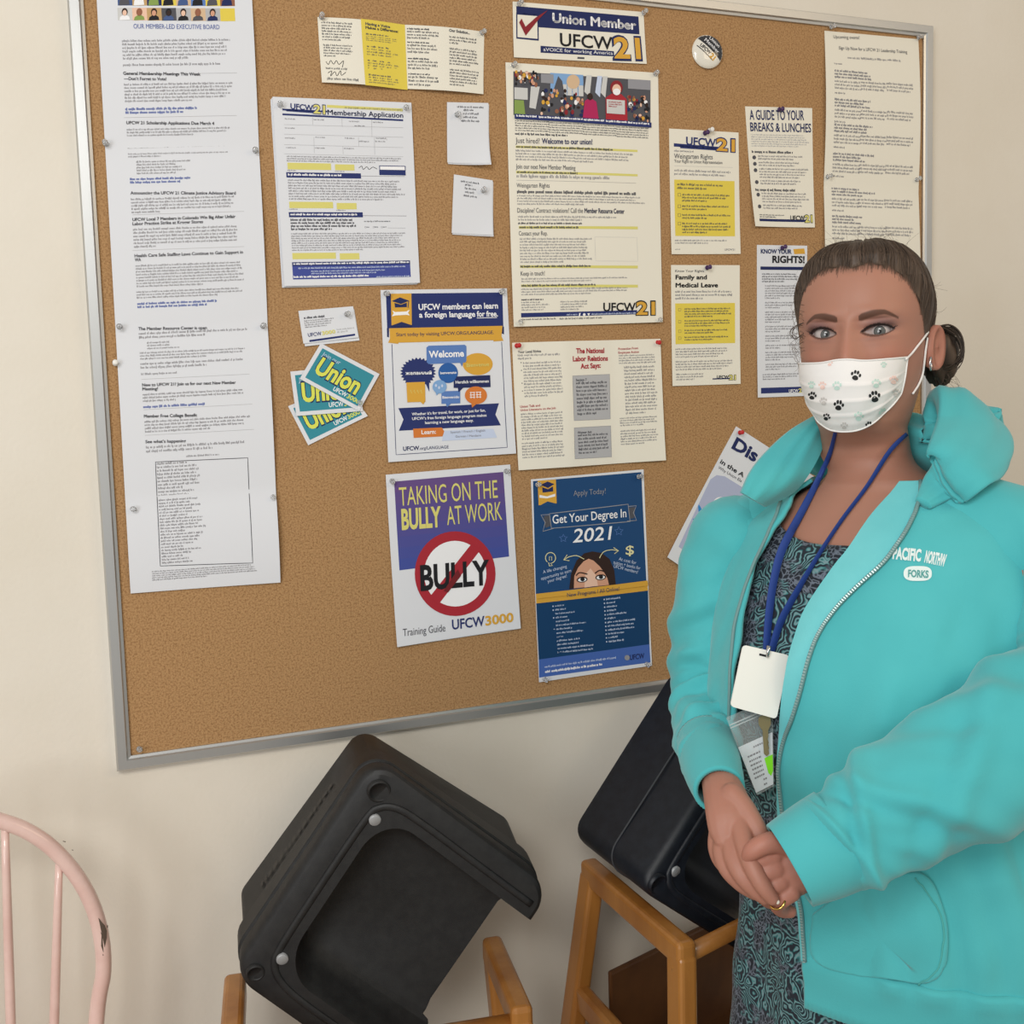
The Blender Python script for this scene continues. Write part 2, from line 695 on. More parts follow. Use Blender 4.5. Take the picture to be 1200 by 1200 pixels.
# ------------------------------------------------------------------ papers on the board
C1, C2, C3 = (90, 0, 4.8), (90, 230, 4.8), (90, 460, 4.8)
C4, C5, C6, C7 = (310, 0, 4.2857), (580, 0, 5.4545), (580, 200, 5.4545), (310, 200, 6.0)
D1, D2, D3, D4, D5 = (330, 330, 4.2857), (440, 330, 5.5814), (590, 380, 6.0), (440, 540, 5.2174), (610, 540, 4.4444)
D6, D7, D8, E2 = (770, 20, 4.615), (770, 270, 5.714), (940, 0, 4.0), (780, 460, 2.727)


# --- long newsletter on the left
def nl_fold(u, v):
    f = [0.0, 0.285, 0.57, 0.845, 1.0]
    for a, b_ in zip(f, f[1:]):
        if v <= b_:
            t = (v-a)/(b_-a)
            return 0.006*math.sin(PI*t)**0.8*(0.6+0.4*u)
    return 0


s = Sheet([(111, -40), (293, -40), (328, 682), (153, 695)], 0.0, (0, 0, .006, .004), fold=nl_fold)
s.base(PAPER, 10, 72)
s.crop(*C1)
bgc = ['tan', 'skinb', 'bluejean', 'yellow', 'green', 'purple', 'sand', 'panel']
for r_, (ya, yb) in enumerate(((-110, -45), (-45, 45), (58, 130))):
    for i in range(8):
        xa, xb = 226+i*83+r_*2, 226+(i+1)*83+r_*2
        dy = i*5
        bgk = ['bluejean', 'tan', 'navy2', 'yellow', 'sand', 'blue', 'yellow', 'skinb', 'panel', 'skinc', 'tan', 'dgrey', 'lgrey', 'sand', 'lgrey', 'yellow'][(i+8*((r_+1) % 2))]
        s.rect(xa, ya+dy, xb, yb+dy, bgk, 1)
        if r_ == 2 and i == 7:
            continue
        cx, cy = (xa+xb)/2, ya+dy+(yb-ya)*0.42
        s.poly([(cx-30, yb+dy), (cx-26, cy+24), (cx-10, cy+14), (cx+10, cy+14), (cx+26, cy+24), (cx+30, yb+dy)], ['navy2', 'dgrey', 'white', 'green', 'black', 'bluejean', 'black', 'dgrey'][(i+r_) % 8], 2)
        s.ellipse(cx, cy-4, 17, 22, ['hair', 'black', 'hair', 'skinb'][(i+r_*3) % 4], 3, n=14)
        s.ellipse(cx, cy+2, 12, 16, ['skin', 'skinb', 'skinc', 'hair'][(i*3+r_) % 4], 4, n=14)
s.text('OUR MEMBER-LED EXECUTIVE BOARD', 322, 181, 808, 26, 'link', end=210)
s.lines(256, 240, 870, 360, 6, 'grey', seed=1)
s.lines(262, 376, 840, 398, 1, 'grey', seed=2, last=.95)
s.text('General Membership Meetings This Week', 264, 440, 700, 17, 'dgrey', bold=.02, end=463)
s.text('\u2014Don\u2019t Forget to Vote!', 268, 470, 508, 17, 'dgrey', bold=.02, end=482)
s.lines(268, 488, 890, 600, 6, 'grey', seed=3)
s.lines(275, 625, 680, 665, 2, 'link', seed=4, bold=True, ragged=.05, last=.8)
s.text('UFCW 21 Scholarship Applications Due March 4', 282, 718, 778, 17, 'dgrey', bold=.02, end=737)
s.lines(284, 742, 900, 792, 3, 'grey', seed=5)
s.lines(290, 850, 885, 910, 4, 'grey', seed=6, last=.3)
s.lines(338, 925, 700, 1008, 5, 'grey', seed=7, ragged=.5)
s.lines(302, 1022, 650, 1060, 2, 'link', seed=8, bold=True, last=.8)
s.text('Announcing the UFCW 21 Climate Justice Advisory Board', 306, 1117, 898, 17, 'dgrey', bold=.02, end=1128)
s.lines(308, 1138, 915, 1230, 5, 'grey', seed=9, last=.25)
for y in (438, 680):
    s.rect(268, y, 905, y+2, 'lgrey')
s.crop(*C2)
for y in (128, 330):
    s.rect(318, y, 945, y+2, 'lgrey')
s.text('UFCW Local 7 Members in Colorado Win Big After Unfair', 318, 165, 896, 17, 'dgrey', bold=.02)
s.text('Labor Practice Strike at Kroger Stores', 318, 189, 714, 17, 'dgrey', bold=.02)
s.lines(320, 205, 935, 322, 6, 'grey', seed=10, last=.2)
s.text('Health Care Safe Staffing Laws Continue to Gain Support in', 330, 370, 938, 17, 'dgrey', bold=.02)
s.text('WA', 331, 393, 366, 17, 'dgrey', bold=.02)
s.lines(335, 412, 945, 545, 8, 'grey', seed=11)
s.lines(340, 560, 940, 608, 3, 'grey', seed=12, last=.75)
s.lines(345, 625, 800, 662, 2, 'link', seed=13, bold=True, last=.85)
s.text('The Member Resource Center is open', 352, 782, 736, 17, 'dgrey', bold=.02, end=772)
s.lines(354, 793, 965, 836, 2, 'grey', seed=14)
s.lines(400, 846, 600, 895, 3, 'grey', seed=15, ragged=.4, last=.9)
s.lines(360, 905, 970, 955, 3, 'grey', seed=16)
s.lines(363, 965, 970, 1008, 2, 'grey', seed=17)
s.lines(367, 1024, 570, 1044, 1, 'grey', seed=18, last=1)
s.rect(370, 1060, 975, 1062, 'lgrey')
s.text('New to UFCW 21? Join us for our next New Member', 374, 1101, 896, 17, 'dgrey', bold=.02, end=1076)
s.text('Meeting!', 375, 1124, 462, 17, 'dgrey', bold=.02, end=1120)
s.lines(376, 1140, 970, 1195, 3, 'grey', seed=19, last=.3)
s.crop(*C3)
s.lines(379, 105, 730, 125, 1, 'link', seed=20, bold=True, last=1)
s.rect(382, 128, 990, 130, 'lgrey')
s.text('Member Free College Benefit', 384, 174, 680, 17, 'dgrey', bold=.02, end=160)
s.lines(387, 190, 985, 265, 4, 'grey', seed=21)
s.rect(390, 273, 1000, 275, 'lgrey')
s.text('See what\u2019s happening', 393, 318, 618, 17, 'dgrey', bold=.02, end=306)
s.lines(395, 333, 1000, 378, 2, 'grey', seed=22, last=.6)
s.lines(620, 378, 800, 395, 1, 'grey', seed=23, last=1)
s.stroke([(449, 423), (962, 382), (988, 965), (477, 1010)], 4, 'dgrey', closed=True)
s.lines(455, 425, 735, 625, 10, 'grey', seed=24, ragged=.55)
s.lines(466, 632, 745, 1005, 21, 'grey', seed=25, ragged=.6)
s.lines(430, 1040, 1025, 1100, 5, 'grey', seed=26, last=.5)
s.done('newsletter', 'long white printed newsletter hanging down the left edge of the cork board, folded in sections', 'newsletter')

# --- yellow and cream four-panel brochure
s = Sheet([(372, 20), (567.5, 37.5), (565.5, 111.3), (376.7, 97.5)], 0.0, (0, 0, .004, .004), fold=lambda u, v: 0.006*abs(math.sin(PI*u*4/2)) if u > 0 else 0)
s.base(CREAM, 32, 8)
s.crop(*C4)
s.quad([(476, 102), (698, 126), (710, 455), (491, 437)], 'yellow', 1)
s.lines(283, 108, 430, 208, 9, 'dgrey', seed=31, lay=None) if False else s.lines(283, 108, 432, 208, 7, 'dgrey', seed=31)
s.lines(288, 222, 430, 290, 5, 'dgrey', seed=32, last=.4)
s.stroke(catmull([(298, 312), (310, 328), (322, 308), (335, 328), (350, 310), (362, 330), (385, 312), (378, 345)], 4), 3, 'black')
s.stroke(catmull([(305, 372), (325, 362), (318, 388), (340, 366), (350, 388), (368, 362), (372, 386), (395, 370)], 4), 3, 'black')
s.lines(296, 340, 405, 356, 1, 'dgrey', seed=33, last=1)
s.lines(300, 392, 455, 412, 1, 'dgrey', seed=34, last=1)
s.text('Having a Voice', 498, 133, 622, 13, 'dgrey', bold=.03, end=146)
s.text('Makes a Difference:', 498, 152, 664, 13, 'dgrey', bold=.03, end=168)
for i, (y, dy) in enumerate(((172, 50), (234, 62), (305, 60), (378, 58))):
    s.lines(500+i*3, y, 500+i*3+160, y+12, 1, 'black', seed=36+i, bold=True, last=.7)
    s.lines(500+i*3, y+13, 500+i*3+165, y+dy-8, 3, 'dgrey', seed=41+i, last=.8)
for i, (y, dy) in enumerate(((140, 66), (208, 70), (290, 70), (368, 76))):
    s.lines(708+i*2, y, 708+i*2+130, y+12, 1, 'black', seed=46+i, bold=True, last=.8)
    s.lines(708+i*2, y+13, 708+i*2+155, y+dy-6, 3, 'dgrey', seed=51+i, last=.7)
s.text('Our Solution...', 912, 166, 1018, 13, 'dgrey', bold=.03, end=178)
s.lines(914, 186, 1055, 230, 3, 'dgrey', seed=55, last=.3)
s.lines(916, 245, 1065, 335, 6, 'dgrey', seed=56, last=.7)
s.lines(918, 350, 1070, 440, 6, 'dgrey', seed=57, last=.5)
s.done('brochure', 'unfolded cream brochure with one bright yellow panel, pinned near the top of the board', 'brochure')

# --- membership application form (a stack of sheets)
for k, (dx, dy, of) in enumerate(((-2.2, 2.4, 0.0), (-1.0, 1.0, 0.0012))):
    s = Sheet([(319+dx, 114+dy), (480.5+dx, 121+dy), (490.2+dx, 332+dy*.6), (332.5+dx, 336+dy*.6)], of, (0, 0, .003, .003))
    s.base(PAPER)
    s.done('form_sheet', 'blank-looking white sheet %s the union membership application' % ('at the back of the stack behind' if k == 0 else 'directly behind'), 'paper')
s = Sheet([(319, 114), (481.5, 121), (490.8, 332), (332.5, 336)], 0.0026, (0, 0, .004, .005))
s.base(PAPER)
s.crop(*C4)
s.logo(128, 549, 302, 27, '21', 'navy', 'pale', .66, end=14)
s.quad([(310, 528), (690, 546), (690, 560), (310, 542)], 'pale')
s.lines(400, 537, 690, 550, 1, 'grey', seed=60, last=1)
s.text('Membership Application', 314, 578, 692, 25, 'navy', bold=.012, end=592)
s.quad([(88, 548), (312, 558), (312, 566), (88, 557)], 'navy')
s.quad([(88, 572), (692, 600), (692, 609), (88, 581)], 'navy')
for y in (632, 680, 732, 778):
    s.stroke([(96, y-4), (692, y+10)], 1.6, 'lgrey')
for x, ya, yb in ((238, 590, 628), (385, 592, 640), (534, 600, 690), (245, 690, 770), (390, 735, 775), (468, 690, 735), (548, 690, 778), (608, 690, 705)):
    s.stroke([(x, ya), (x+2, yb)], 1.6, 'lgrey')
for i, (x, y) in enumerate(((100, 594), (244, 598), (420, 606), (540, 610), (100, 640), (252, 686), (400, 690), (100, 690), (555, 690), (250, 740), (395, 742), (105, 738), (552, 706), (470, 706), (448, 628))):
    s.lines(x, y, x+55, y+11, 1, 'grey', seed=61+i, last=.9)
s.lines(108, 782, 695, 815, 3, 'grey', seed=80, last=.75)
for (xa, ya, xb, yb) in ((112, 818, 330, 852), (350, 826, 447, 856), (120, 1014, 340, 1046), (358, 1020, 458, 1052)):
    s.rect(xa, ya, xb, yb, 'pale')
    s.lines(xa, yb+1, xa+50, yb+11, 1, 'grey', seed=int(xa+ya), last=.9)
s.stroke(catmull([(470, 845), (485, 835), (492, 852), (510, 838), (522, 852), (540, 840), (562, 850)], 4), 2.5, 'black')
s.rect(572, 832, 704, 856, 'navy')
s.rect(576, 836, 700, 853, 'white', 2)
s.rect(572, 856, 704, 880, 'navy')
s.lines(582, 860, 695, 877, 2, 'lgrey', seed=81, last=.7)
Sheet.lay2 = 2
for (xa, ya, xb, yb, w) in ((106, 866, 480, 893, 275), (118, 1066, 489, 1092, 340)):
    s.rect(xa, ya, xb, yb, 'navy')
    s.lay = 2
    s.lines(xa+8, ya+5, xa+w, yb-6, 1, 'white', seed=int(ya), bold=True, last=1)
    s.lay = 1
    s.stroke([(xb, yb-8), (xb+220, yb-6)], 2, 'grey')
s.lines(114, 900, 700, 1008, 8, 'grey', seed=83, last=.8)
s.lines(126, 1098, 465, 1160, 4, 'dgrey', seed=84, bold=True)
s.crop(*C7)
s.lines(695, 350, 875, 368, 1, 'dgrey', seed=85, last=1)
for i in range(3):
    s.stroke([(700+i*57, 394), (709+i*57, 394), (709+i*57, 404), (700+i*57, 404)], 1.5, 'dgrey', closed=True)
    s.lines(712+i*57, 392, 733+i*57, 406, 1, 'dgrey', seed=86+i, last=1)
s.stroke([(860, 404), (985, 406)], 1.5, 'grey')
s.lines(180, 438, 1000, 570, 8, 'grey', seed=90, last=.6)
s.rect(188, 580, 495, 624, 'pale')
s.rect(522, 582, 660, 626, 'pale')
s.rect(186, 645, 1016, 766, 'indigo')
s.lay = 2
s.rect(186, 645, 1016, 672, 'navy')
s.lay = 3
s.lines(195, 648, 1008, 668, 1, 'white', seed=91, bold=True, last=1)
s.lines(230, 680, 980, 698, 1, 'ice', seed=92, last=1)
s.lines(320, 702, 890, 734, 2, 'ice', seed=93, last=.8)
s.lines(195, 740, 720, 760, 1, 'white', seed=94, bold=True, last=1)
s.lines(780, 742, 1010, 758, 1, 'ice', seed=95, last=1)
s.done('application_form', 'white membership application form with yellow fields and blue foot band, top of its stack', 'form')

# --- two small note slips, whose printed square codes are left blank
for k, (q, crop, tl_) in enumerate((
        ([(523.5, 120), (572, 121), (571, 194), (523.5, 191)], C4, (965, 533)),
        ([(531.6, 204.6), (577, 211.6), (576, 276.5), (528.6, 273.5)], C4, (985, 902)))):
    s = Sheet([(x+1.0, y+1.5) for x, y in q], 0.0, (0, 0, .016 if k == 0 else .006, .002))
    s.base(PAPER, 8, 10)
    s.done('note_slip', 'white slip peeking out behind the %s of the two small note slips' % ('upper' if k == 0 else 'lower'), 'note')
    s = Sheet(q, 0.0012, (0, 0, .014 if k == 0 else .006, .002))
    s.base(PAPER, 8, 10)
    s.crop(*crop)
    x, y = tl_
    s.lines(x, y, x+130 if k == 0 else x+95, y+16, 1, 'dgrey', seed=100+k, last=1)
    for i in range(4):
        s.lines(x+(32, 30, 32, 20)[i]*(1 if k == 0 else .7), y+17+i*18, x+(80, 108, 100, 112)[i]*(1 if k == 0 else .72), y+33+i*18, 1, 'dgrey', seed=103+k*5+i, last=1)
    s.done('note_slip', '%s small white note slip with a few printed lines, right of the membership application' % ('upper' if k == 0 else 'lower'), 'note')

# --- bumper sticker
s = Sheet([(600.5, 2), (753.8, 14.3), (757, 75.5), (601.6, 67.8)], 0.0006, (0, 0, .002, .002))
s.base(CREAM)
s.crop(*C5)
s.quad([(136, 40), (922, 104), (926, 219), (139, 164)], 'navy2', 1)
s.quad([(136, 80), (280, 92), (283, 260), (140, 246)], 'navy2', 1)
s.quad([(144, 94), (271, 104), (275, 248), (147, 237)], CREAM, 2)
s.poly([(155, 145), (170, 120), (196, 172), (262, 112), (338, 66), (282, 122), (198, 228)], 'crimson', 5)
s.text('Union Member', 368, 142, 905, 58, 'white', bold=.03, end=190)
s.text('UFCW', 418, 292, 752, 80, 'black', bold=.015, end=318)
s.quad([(294, 292), (760, 328), (762, 362), (295, 336)], 'navy2', 1)
s.text('aVOICE for working America', 312, 326, 752, 22, 'white', end=352)
s.text('21', 750, 378, 940, 142, 'navy2', bold=.06, lay=3, end=384)
s.text('21', 762, 370, 930, 128, 'gold', bold=.03, lay=4, end=376)
s.rect(528, 364, 572, 376, 'dgrey')
s.done('bumper_sticker', 'blue and white sticker with a red tick, at the board\u2019s top edge', 'sticker')

# --- large union flyer with crowd photograph
s = Sheet([(592, 73.3), (770.7, 85.8), (774.7, 377.8), (600.5, 383.3)], 0.0012, (0, 0, .005, .005), bulge=.004)
s.base(CREAM, 12, 20)
s.crop(*C5)


def ph(x, y):
    return (x, y+(x-115)*0.062)


def pq(xa, ya, xb, yb, m, lay):
    s.quad([ph(xa, ya), ph(xb, ya), ph(xb, yb), ph(xa, yb)], m, lay)


pq(115, 458, 990, 735, 'dgrey', 1)
pq(350, 452, 560, 590, 'sky', 2)
pq(430, 520, 560, 590, 'panel', 2)
s.poly([ph(360, 590), ph(400, 470), ph(425, 500), ph(440, 590)], 'dgrey', 3)
s.ellipse(*ph(495, 500), 42, 46, 'sand', 3)
pq(290, 462, 370, 520, 'stone', 3)
pq(845, 458, 990, 520, 'stone', 3)
pq(120, 560, 205, 635, 'panel', 4)
s.quad([ph(225, 548), ph(282, 546), ph(255, 690), ph(215, 684)], 'panel', 4)
s.poly([ph(120, 735), ph(120, 640), ph(180, 640), ph(190, 735)], 'green', 3)
rnd = random.Random(3)
for i in range(150):
    x = rnd.choice([rnd.uniform(270, 560), rnd.uniform(840, 985), rnd.uniform(120, 270)])
    y = rnd.uniform(560, 720) if x > 270 else rnd.uniform(460, 540)
    s.ellipse(*ph(x, y), rnd.uniform(6, 13), rnd.uniform(8, 18), rnd.choice(['black', 'skin', 'skinb', 'hair', 'white', 'gold', 'navy2', 'skinc', 'dgrey', 'black', 'crimson']), rnd.choice([4, 5, 6]), n=9)
for x, w_, c in ((570, 34, 'panel'), (640, 30, 'ice'), (675, 30, 'panel')):
    s.quad([ph(x+10, 452), ph(x+w_+10, 452), ph(x+w_-6, 590), ph(x-6, 560)], c, 5)
s.poly([ph(552, 735), ph(566, 620), ph(600, 596), ph(640, 620), ph(655, 735)], 'magenta', 7)
s.ellipse(*ph(600, 590), 18, 24, 'hair', 7, n=12)
s.poly([ph(700, 735), ph(700, 590), ph(740, 560), ph(800, 560), ph(835, 590), ph(840, 735)], 'red', 6)
s.ellipse(*ph(770, 520), 40, 46, 'crimson', 7, n=14)
s.ellipse(*ph(770, 532), 28, 34, 'skinc', 8, n=14)
s.ellipse(*ph(770, 548), 24, 22, 'white', 9, n=12)
pq(705, 600, 822, 690, 'panel', 9)
s.lay = 10
s.lines(718, 648, 805, 690, 3, 'red', seed=120)
s.lay = 1
pq(120, 730, 992, 762, 'navy', 10)
s.lay = 11
for i in range(6):
    s.lines(130+i*142, 735+i*8.5, 130+i*142+138, 753+i*8.5, 1, 'white', seed=121+i, last=.96, bold=True)
s.lay = 1
for i in range(4):
    xa, xb = 125+i*215, 125+(i+1)*215
    s.lines(xa, 766+i*13, xb-(0 if i < 3 else 10), 842+i*13, 5, 'dgrey', seed=128+i, ragged=0, last=1)
s.lines(125, 846, 455, 866, 1, 'black', seed=133, bold=True, last=1)
s.text('Just hired?', 128, 914, 280, 34, 'dgrey', end=920)
s.text('Welcome to our union!', 294, 920, 615, 34, 'navy2', bold=.02, end=926)
s.quad([(130, 931), (905, 958), (905, 972), (130, 946)], 'pale')
s.lay = 2
s.lines(132, 930, 470, 948, 1, 'black', seed=134, last=1, bold=True)
s.lines(470, 940, 740, 960, 1, 'black', seed=135, last=1, bold=True)
s.lay = 1
s.lines(128, 955, 500, 1030, 4, 'grey', seed=136, ragged=0, last=1)
s.lines(500, 968, 875, 1045, 4, 'grey', seed=137, last=.3)
s.text('Join our next New Member Meeting', 130, 1078, 505, 30, 'dgrey', end=1090)
s.quad([(132, 1092), (905, 1114), (905, 1128), (132, 1108)], 'pale')
s.lay = 2
s.lines(136, 1092, 515, 1110, 1, 'black', seed=138, last=1, bold=True)
s.lay = 1
s.lines(134, 1112, 720, 1145, 1, 'grey', seed=139, last=1)
s.stroke([(134, 1152), (895, 1172)], 1.6, 'grey')
s.crop(*C6)
s.text('Weingarten Rights', 134, 108, 342, 28, 'dgrey', end=110)
s.lines(136, 122, 888, 150, 1, 'dgrey', seed=140, bold=True, last=1)
s.lines(136, 152, 960, 222, 4, 'grey', seed=141, last=.5)
s.text('Discipline? Contract violations? Call the', 138, 268, 552, 30, 'dgrey', end=272)
s.text('Member Resource Center', 562, 272, 818, 30, 'navy2', bold=.02, end=276)
s.lines(142, 285, 800, 325, 2, 'grey', seed=142)
s.lines(143, 328, 545, 345, 1, 'black', seed=143, bold=True, last=1)
for i, (y, w_) in enumerate(((350, 520), (600, 600), (722, 632))):
    s.quad([(148+i*6, y+4), (905, y+8), (905, y+26), (148+i*6, y+20)], 'pale')
    s.lay = 2
    s.lines(150+i*6, y+3, w_, y+22, 1, 'black', seed=145+i, bold=True, last=1)
    s.lay = 1
s.text('Contact your Rep.', 147, 414, 328, 28, 'dgrey', end=414)
s.lines(152, 428, 610, 594, 9, 'grey', seed=149)
s.stroke([(628, 425), (900, 428), (905, 580), (635, 578)], 1.2, 'lgrey', closed=True)
s.text('Keep in touch!', 158, 670, 310, 28, 'dgrey', end=668)
s.lines(162, 684, 895, 716, 2, 'grey', seed=150)
s.lines(160, 750, 890, 800, 3, 'grey', seed=151)
s.lines(160, 816, 300, 832, 1, 'black', seed=152, bold=True, last=1)
s.lines(160, 834, 390, 898, 4, 'grey', seed=153, ragged=.5)
s.lines(410, 830, 600, 896, 4, 'grey', seed=154, ragged=.4)
s.rect(158, 908, 900, 936, 'navy')
s.lay = 2
s.lines(450, 912, 520, 928, 1, 'ice', seed=155, last=1)
s.lines(610, 910, 890, 926, 1, 'ice', seed=156, last=1)
s.poly([(530, 910), (540, 908), (536, 930), (528, 930)], 'white', 2)
s.ellipse(563, 919, 9, 9, 'white', 2, n=12)
s.poly([(582, 912), (600, 910), (592, 928)], 'white', 2)
s.lay = 1
s.lines(160, 942, 380, 960, 1, 'dgrey', seed=157, last=1)
s.lines(405, 938, 680, 956, 1, 'dgrey', seed=158, last=1)
s.logo(684, 898, 1012, 52, '21', 'black', 'gold', .64, bar=False)
s.done('flyer', 'large cream union flyer topped by a crowd photograph, centre top of the board', 'flyer')

# --- business card stack
s = Sheet([(351, 368), (415, 362.5), (421, 399), (357, 406)], 0.0, (0, 0, .002, .003))
s.base(PAPER, 6, 4)
s.done('business_card', 'white business card showing only as an edge below the front business card', 'business card')
s = Sheet([(349.4, 364.5), (413.5, 359), (419.4, 395.5), (355, 403)], 0.0015, (0, 0, .003, .003))
s.base(PAPER, 6, 4)
s.crop(*D1)
s.lines(110, 176, 225, 192, 1, 'dgrey', seed=160, last=.95, bold=True)
s.lines(112, 193, 330, 236, 4, 'grey', seed=161, ragged=.6, last=.5)
s.quad([(138, 292), (366, 262), (367, 272), (139, 302)], 'navy')
s.text('UFCW', 133, 276, 200, 18, 'navy', bold=.01, end=268)
s.text('3000', 203, 268, 270, 18, 'pale', bold=.03, end=258)
s.lines(275, 235, 362, 262, 2, 'lgrey', seed=162)
s.done('business_card', 'white business card pinned above the teal cards, left of the language poster', 'business card')

# --- three teal union cards, fanned
cards = [([(337.5, 476), (404, 449), (430.3, 487.5), (360.8, 521.8)], 0.0, 'lowest'),
         ([(340, 435.5), (418, 428), (424.5, 481.7), (346.8, 487.5)], 0.0014, 'middle'),
         ([(375.5, 402.3), (444.3, 438.5), (420, 482), (350.5, 444)], 0.0028, 'topmost')]
for q, of, nm in cards:
    s = Sheet(q, of, (0, 0, .004, .003))
    s.base(PAPER, 6, 5)
    s.rect_uv(.06, .09, .94, .91, 'teal', 1)

    def T(t, u0, v0, u1, h, m, bold, lay):
        vs, fs = text_mesh(t, bold)
        ax, bx = min(x for x, y in vs), max(x for x, y in vs)
        base = len(s.b.v)
        for x, y in vs:
            s.b.vert(s.S(u0+(u1-u0)*(x-ax)/(bx-ax)+.03*y/CAPH*h, v0-y/CAPH*h, lay))
        for f in fs:
            s.b.face([base+i for i in f], s.mi(m), True)
    T('Join our', .10, .25, .40, .10, 'ice', .0, 2)
    T('Union', .11, .70, .84, .42, 'navy2', .07, 2)
    T('Union', .12, .69, .83, .40, 'lime', .035, 3)
    T('UFCW', .50, .86, .72, .10, 'white', .02, 2)
    T('3000', .73, .86, .93, .10, 'lime', .02, 2)
    s.done('union_card', '%s of the three fanned teal cards reading Union, under the business card' % nm, 'card')

# --- language poster
s = Sheet([(445.7, 339.9), (593.8, 338), (603.4, 531.3), (454.3, 541.5)], 0.0006, (0, 0, .005, .004))
s.base(PAPER)
s.crop(*D2)
s.quad([(68, 80), (838, 72), (842, 300), (78, 306)], 'navy', 1)
s.quad([(100, 80), (236, 78), (240, 284), (106, 286)], 'gold', 2)
s.poly([(106, 288), (172, 264), (240, 286), (240, 300), (106, 300)], 'navy2', 3)
s.poly([(106, 128), (160, 104), (222, 126), (168, 148)], 'navy2', 3)
s.poly([(124, 140), (168, 152), (206, 138), (206, 168), (128, 170)], 'navy2', 3)
s.stroke([(218, 128), (214, 172)], 5, 'navy2', 3)
s.poly([(110, 190), (130, 200), (204, 196), (226, 184), (214, 206), (226, 222), (204, 218), (132, 222), (108, 228), (120, 208)], 'white', 3)
s.lines(142, 200, 192, 216, 1, 'navy', seed=170, last=1)
s.text('UFCW members can learn', 284, 186, 808, 37, 'white', bold=.025, end=176)
s.text('a foreign language', 288, 236, 658, 35, 'white', bold=.025, end=230)
s.text('for free.', 668, 230, 806, 35, 'white', bold=.025, end=228)
s.stroke([(668, 239), (800, 236)], 4, 'white', 2)
s.poly([(76, 304), (90, 304), (90, 366), (78, 362)], 'navy2', 1)
s.poly([(832, 296), (846, 296), (846, 346), (832, 340)], 'navy2', 1)
s.poly([(84, 400), (108, 350), (92, 306), (836, 290), (820, 336), (842, 388), (776, 392), (776, 384), (152, 400), (152, 408)], 'gold', 2)
s.quad([(92, 306), (836, 290), (826, 382), (98, 398)], 'gold', 3)
s.text('Start today by visiting UFCW.ORG/LANGUAGE.', 138, 358, 778, 22, 'navy2', bold=.005, end=343, lay=4)
s.stroke([(110, 410), (140, 1132), (856, 1084), (830, 395)], 4, 'navy2')
# speech bubbles
s.poly([(338+12, 420), (588, 414), (598, 424), (598, 518), (590, 530), (578, 530), (568, 556), (556, 532), (352, 540), (338, 528), (336, 432)], 'blue', 3)
s.text('Welcome', 352, 498, 582, 42, 'white', bold=.03, end=490, lay=5)
bp = []
for i in range(56):
    a = 2*PI*i/56
    r_ = 1.0 if i % 2 else 0.86
    bp.append((282+118*r_*math.cos(a), 594+98*r_*math.sin(a)))
s.poly(bp, 'navy', 2)
s.poly([(320, 640), (354, 650), (356, 722)], 'navy', 2)
s.text('\u0436\u0435\u043b\u0430\u043d\u043d\u044b\u0439', 198, 610, 370, 20, 'white', bold=.025, end=606, lay=6)
s.ellipse(672, 540, 98, 72, 'gold', 2)
s.poly([(580, 540), (610, 500), (600, 590)], 'gold', 2)
s.text('Bienvenue', 598, 560, 745, 24, 'pale', bold=.01, end=552, lay=6)
s.ellipse(478, 598, 64, 66, 'royal', 4)
s.text('benvenuto', 426, 606, 532, 16, 'white', bold=.02, end=602, lay=6)
s.quad([(514, 622), (752, 612), (754, 690), (514, 696)], 'navy2', 4)
s.poly([(540, 690), (580, 690), (545, 726)], 'navy2', 4)
s.text('Herzlich willkommen', 526, 668, 742, 19, 'white', bold=.02, end=660, lay=6)
s.ellipse(422, 688, 46, 44, 'sky', 5)
s.poly([(392, 716), (420, 728), (402, 744)], 'sky', 5)
for q in ((398, 680), (418, 694), (438, 682)):
    s.ellipse(q[0], q[1], 7, 10, 'ice', 6, n=10)
s.quad([(205, 660), (326, 656), (330, 786), (212, 790)], 'gold', 4)
s.poly([(296, 786), (330, 780), (316, 804)], 'gold', 4)
for i in range(4):
    s.stroke([(226+i*22, 718), (234+i*22, 708), (240+i*22, 732)], 3, 'pale', 5)
s.quad([(434, 718), (556, 714), (556, 796), (434, 800)], 'blue', 4)
s.poly([(462, 798), (500, 796), (470, 822)], 'blue', 4)
s.text('Bienvenido', 440, 766, 550, 16, 'white', bold=.02, end=762, lay=6)
s.ellipse(658, 744, 72, 58, 'orange', 5)
s.poly([(626, 790), (668, 796), (632, 824)], 'orange', 5)
for q in ((618, 726), (658, 724)):
    for k in range(3):
        s.stroke([(q[0], q[1]+k*16), (q[0]+34, q[1]+k*16-1)], 4, 'white', 6)
    s.stroke([(q[0]+6, q[1]-4), (q[0]+8, q[1]+38)], 4, 'white', 6)
    s.stroke([(q[0]+28, q[1]-4), (q[0]+28, q[1]+38)], 4, 'white', 6)
s.poly([(154, 828), (808, 796), (784, 870), (818, 940), (158, 976), (188, 902)], 'navy', 1)
s.text('Whether it\u2019s for travel, for work, or just for fun,', 242, 876, 720, 18, 'white', bold=.015, end=850)
s.text('UFCW\u2019s free foreign language program makes', 244, 906, 726, 18, 'white', bold=.015, end=882)
s.text('learning a new language easy.', 328, 932, 642, 18, 'white', bold=.015, end=916)
s.poly([(250, 962), (436, 954), (452, 980), (440, 1012), (254, 1022)], 'orange', 3)
s.text('Learn:', 304, 998, 398, 26, 'white', bold=.02, end=994, lay=5)
s.poly([(438, 1042), (452, 976), (768, 962), (792, 1020)], 'ice', 2)
s.text('Spanish / French / English', 492, 992, 715, 14, 'grey', end=980, lay=4)
s.text('German / Mandarin', 524, 1020, 690, 14, 'grey', end=1012, lay=4)
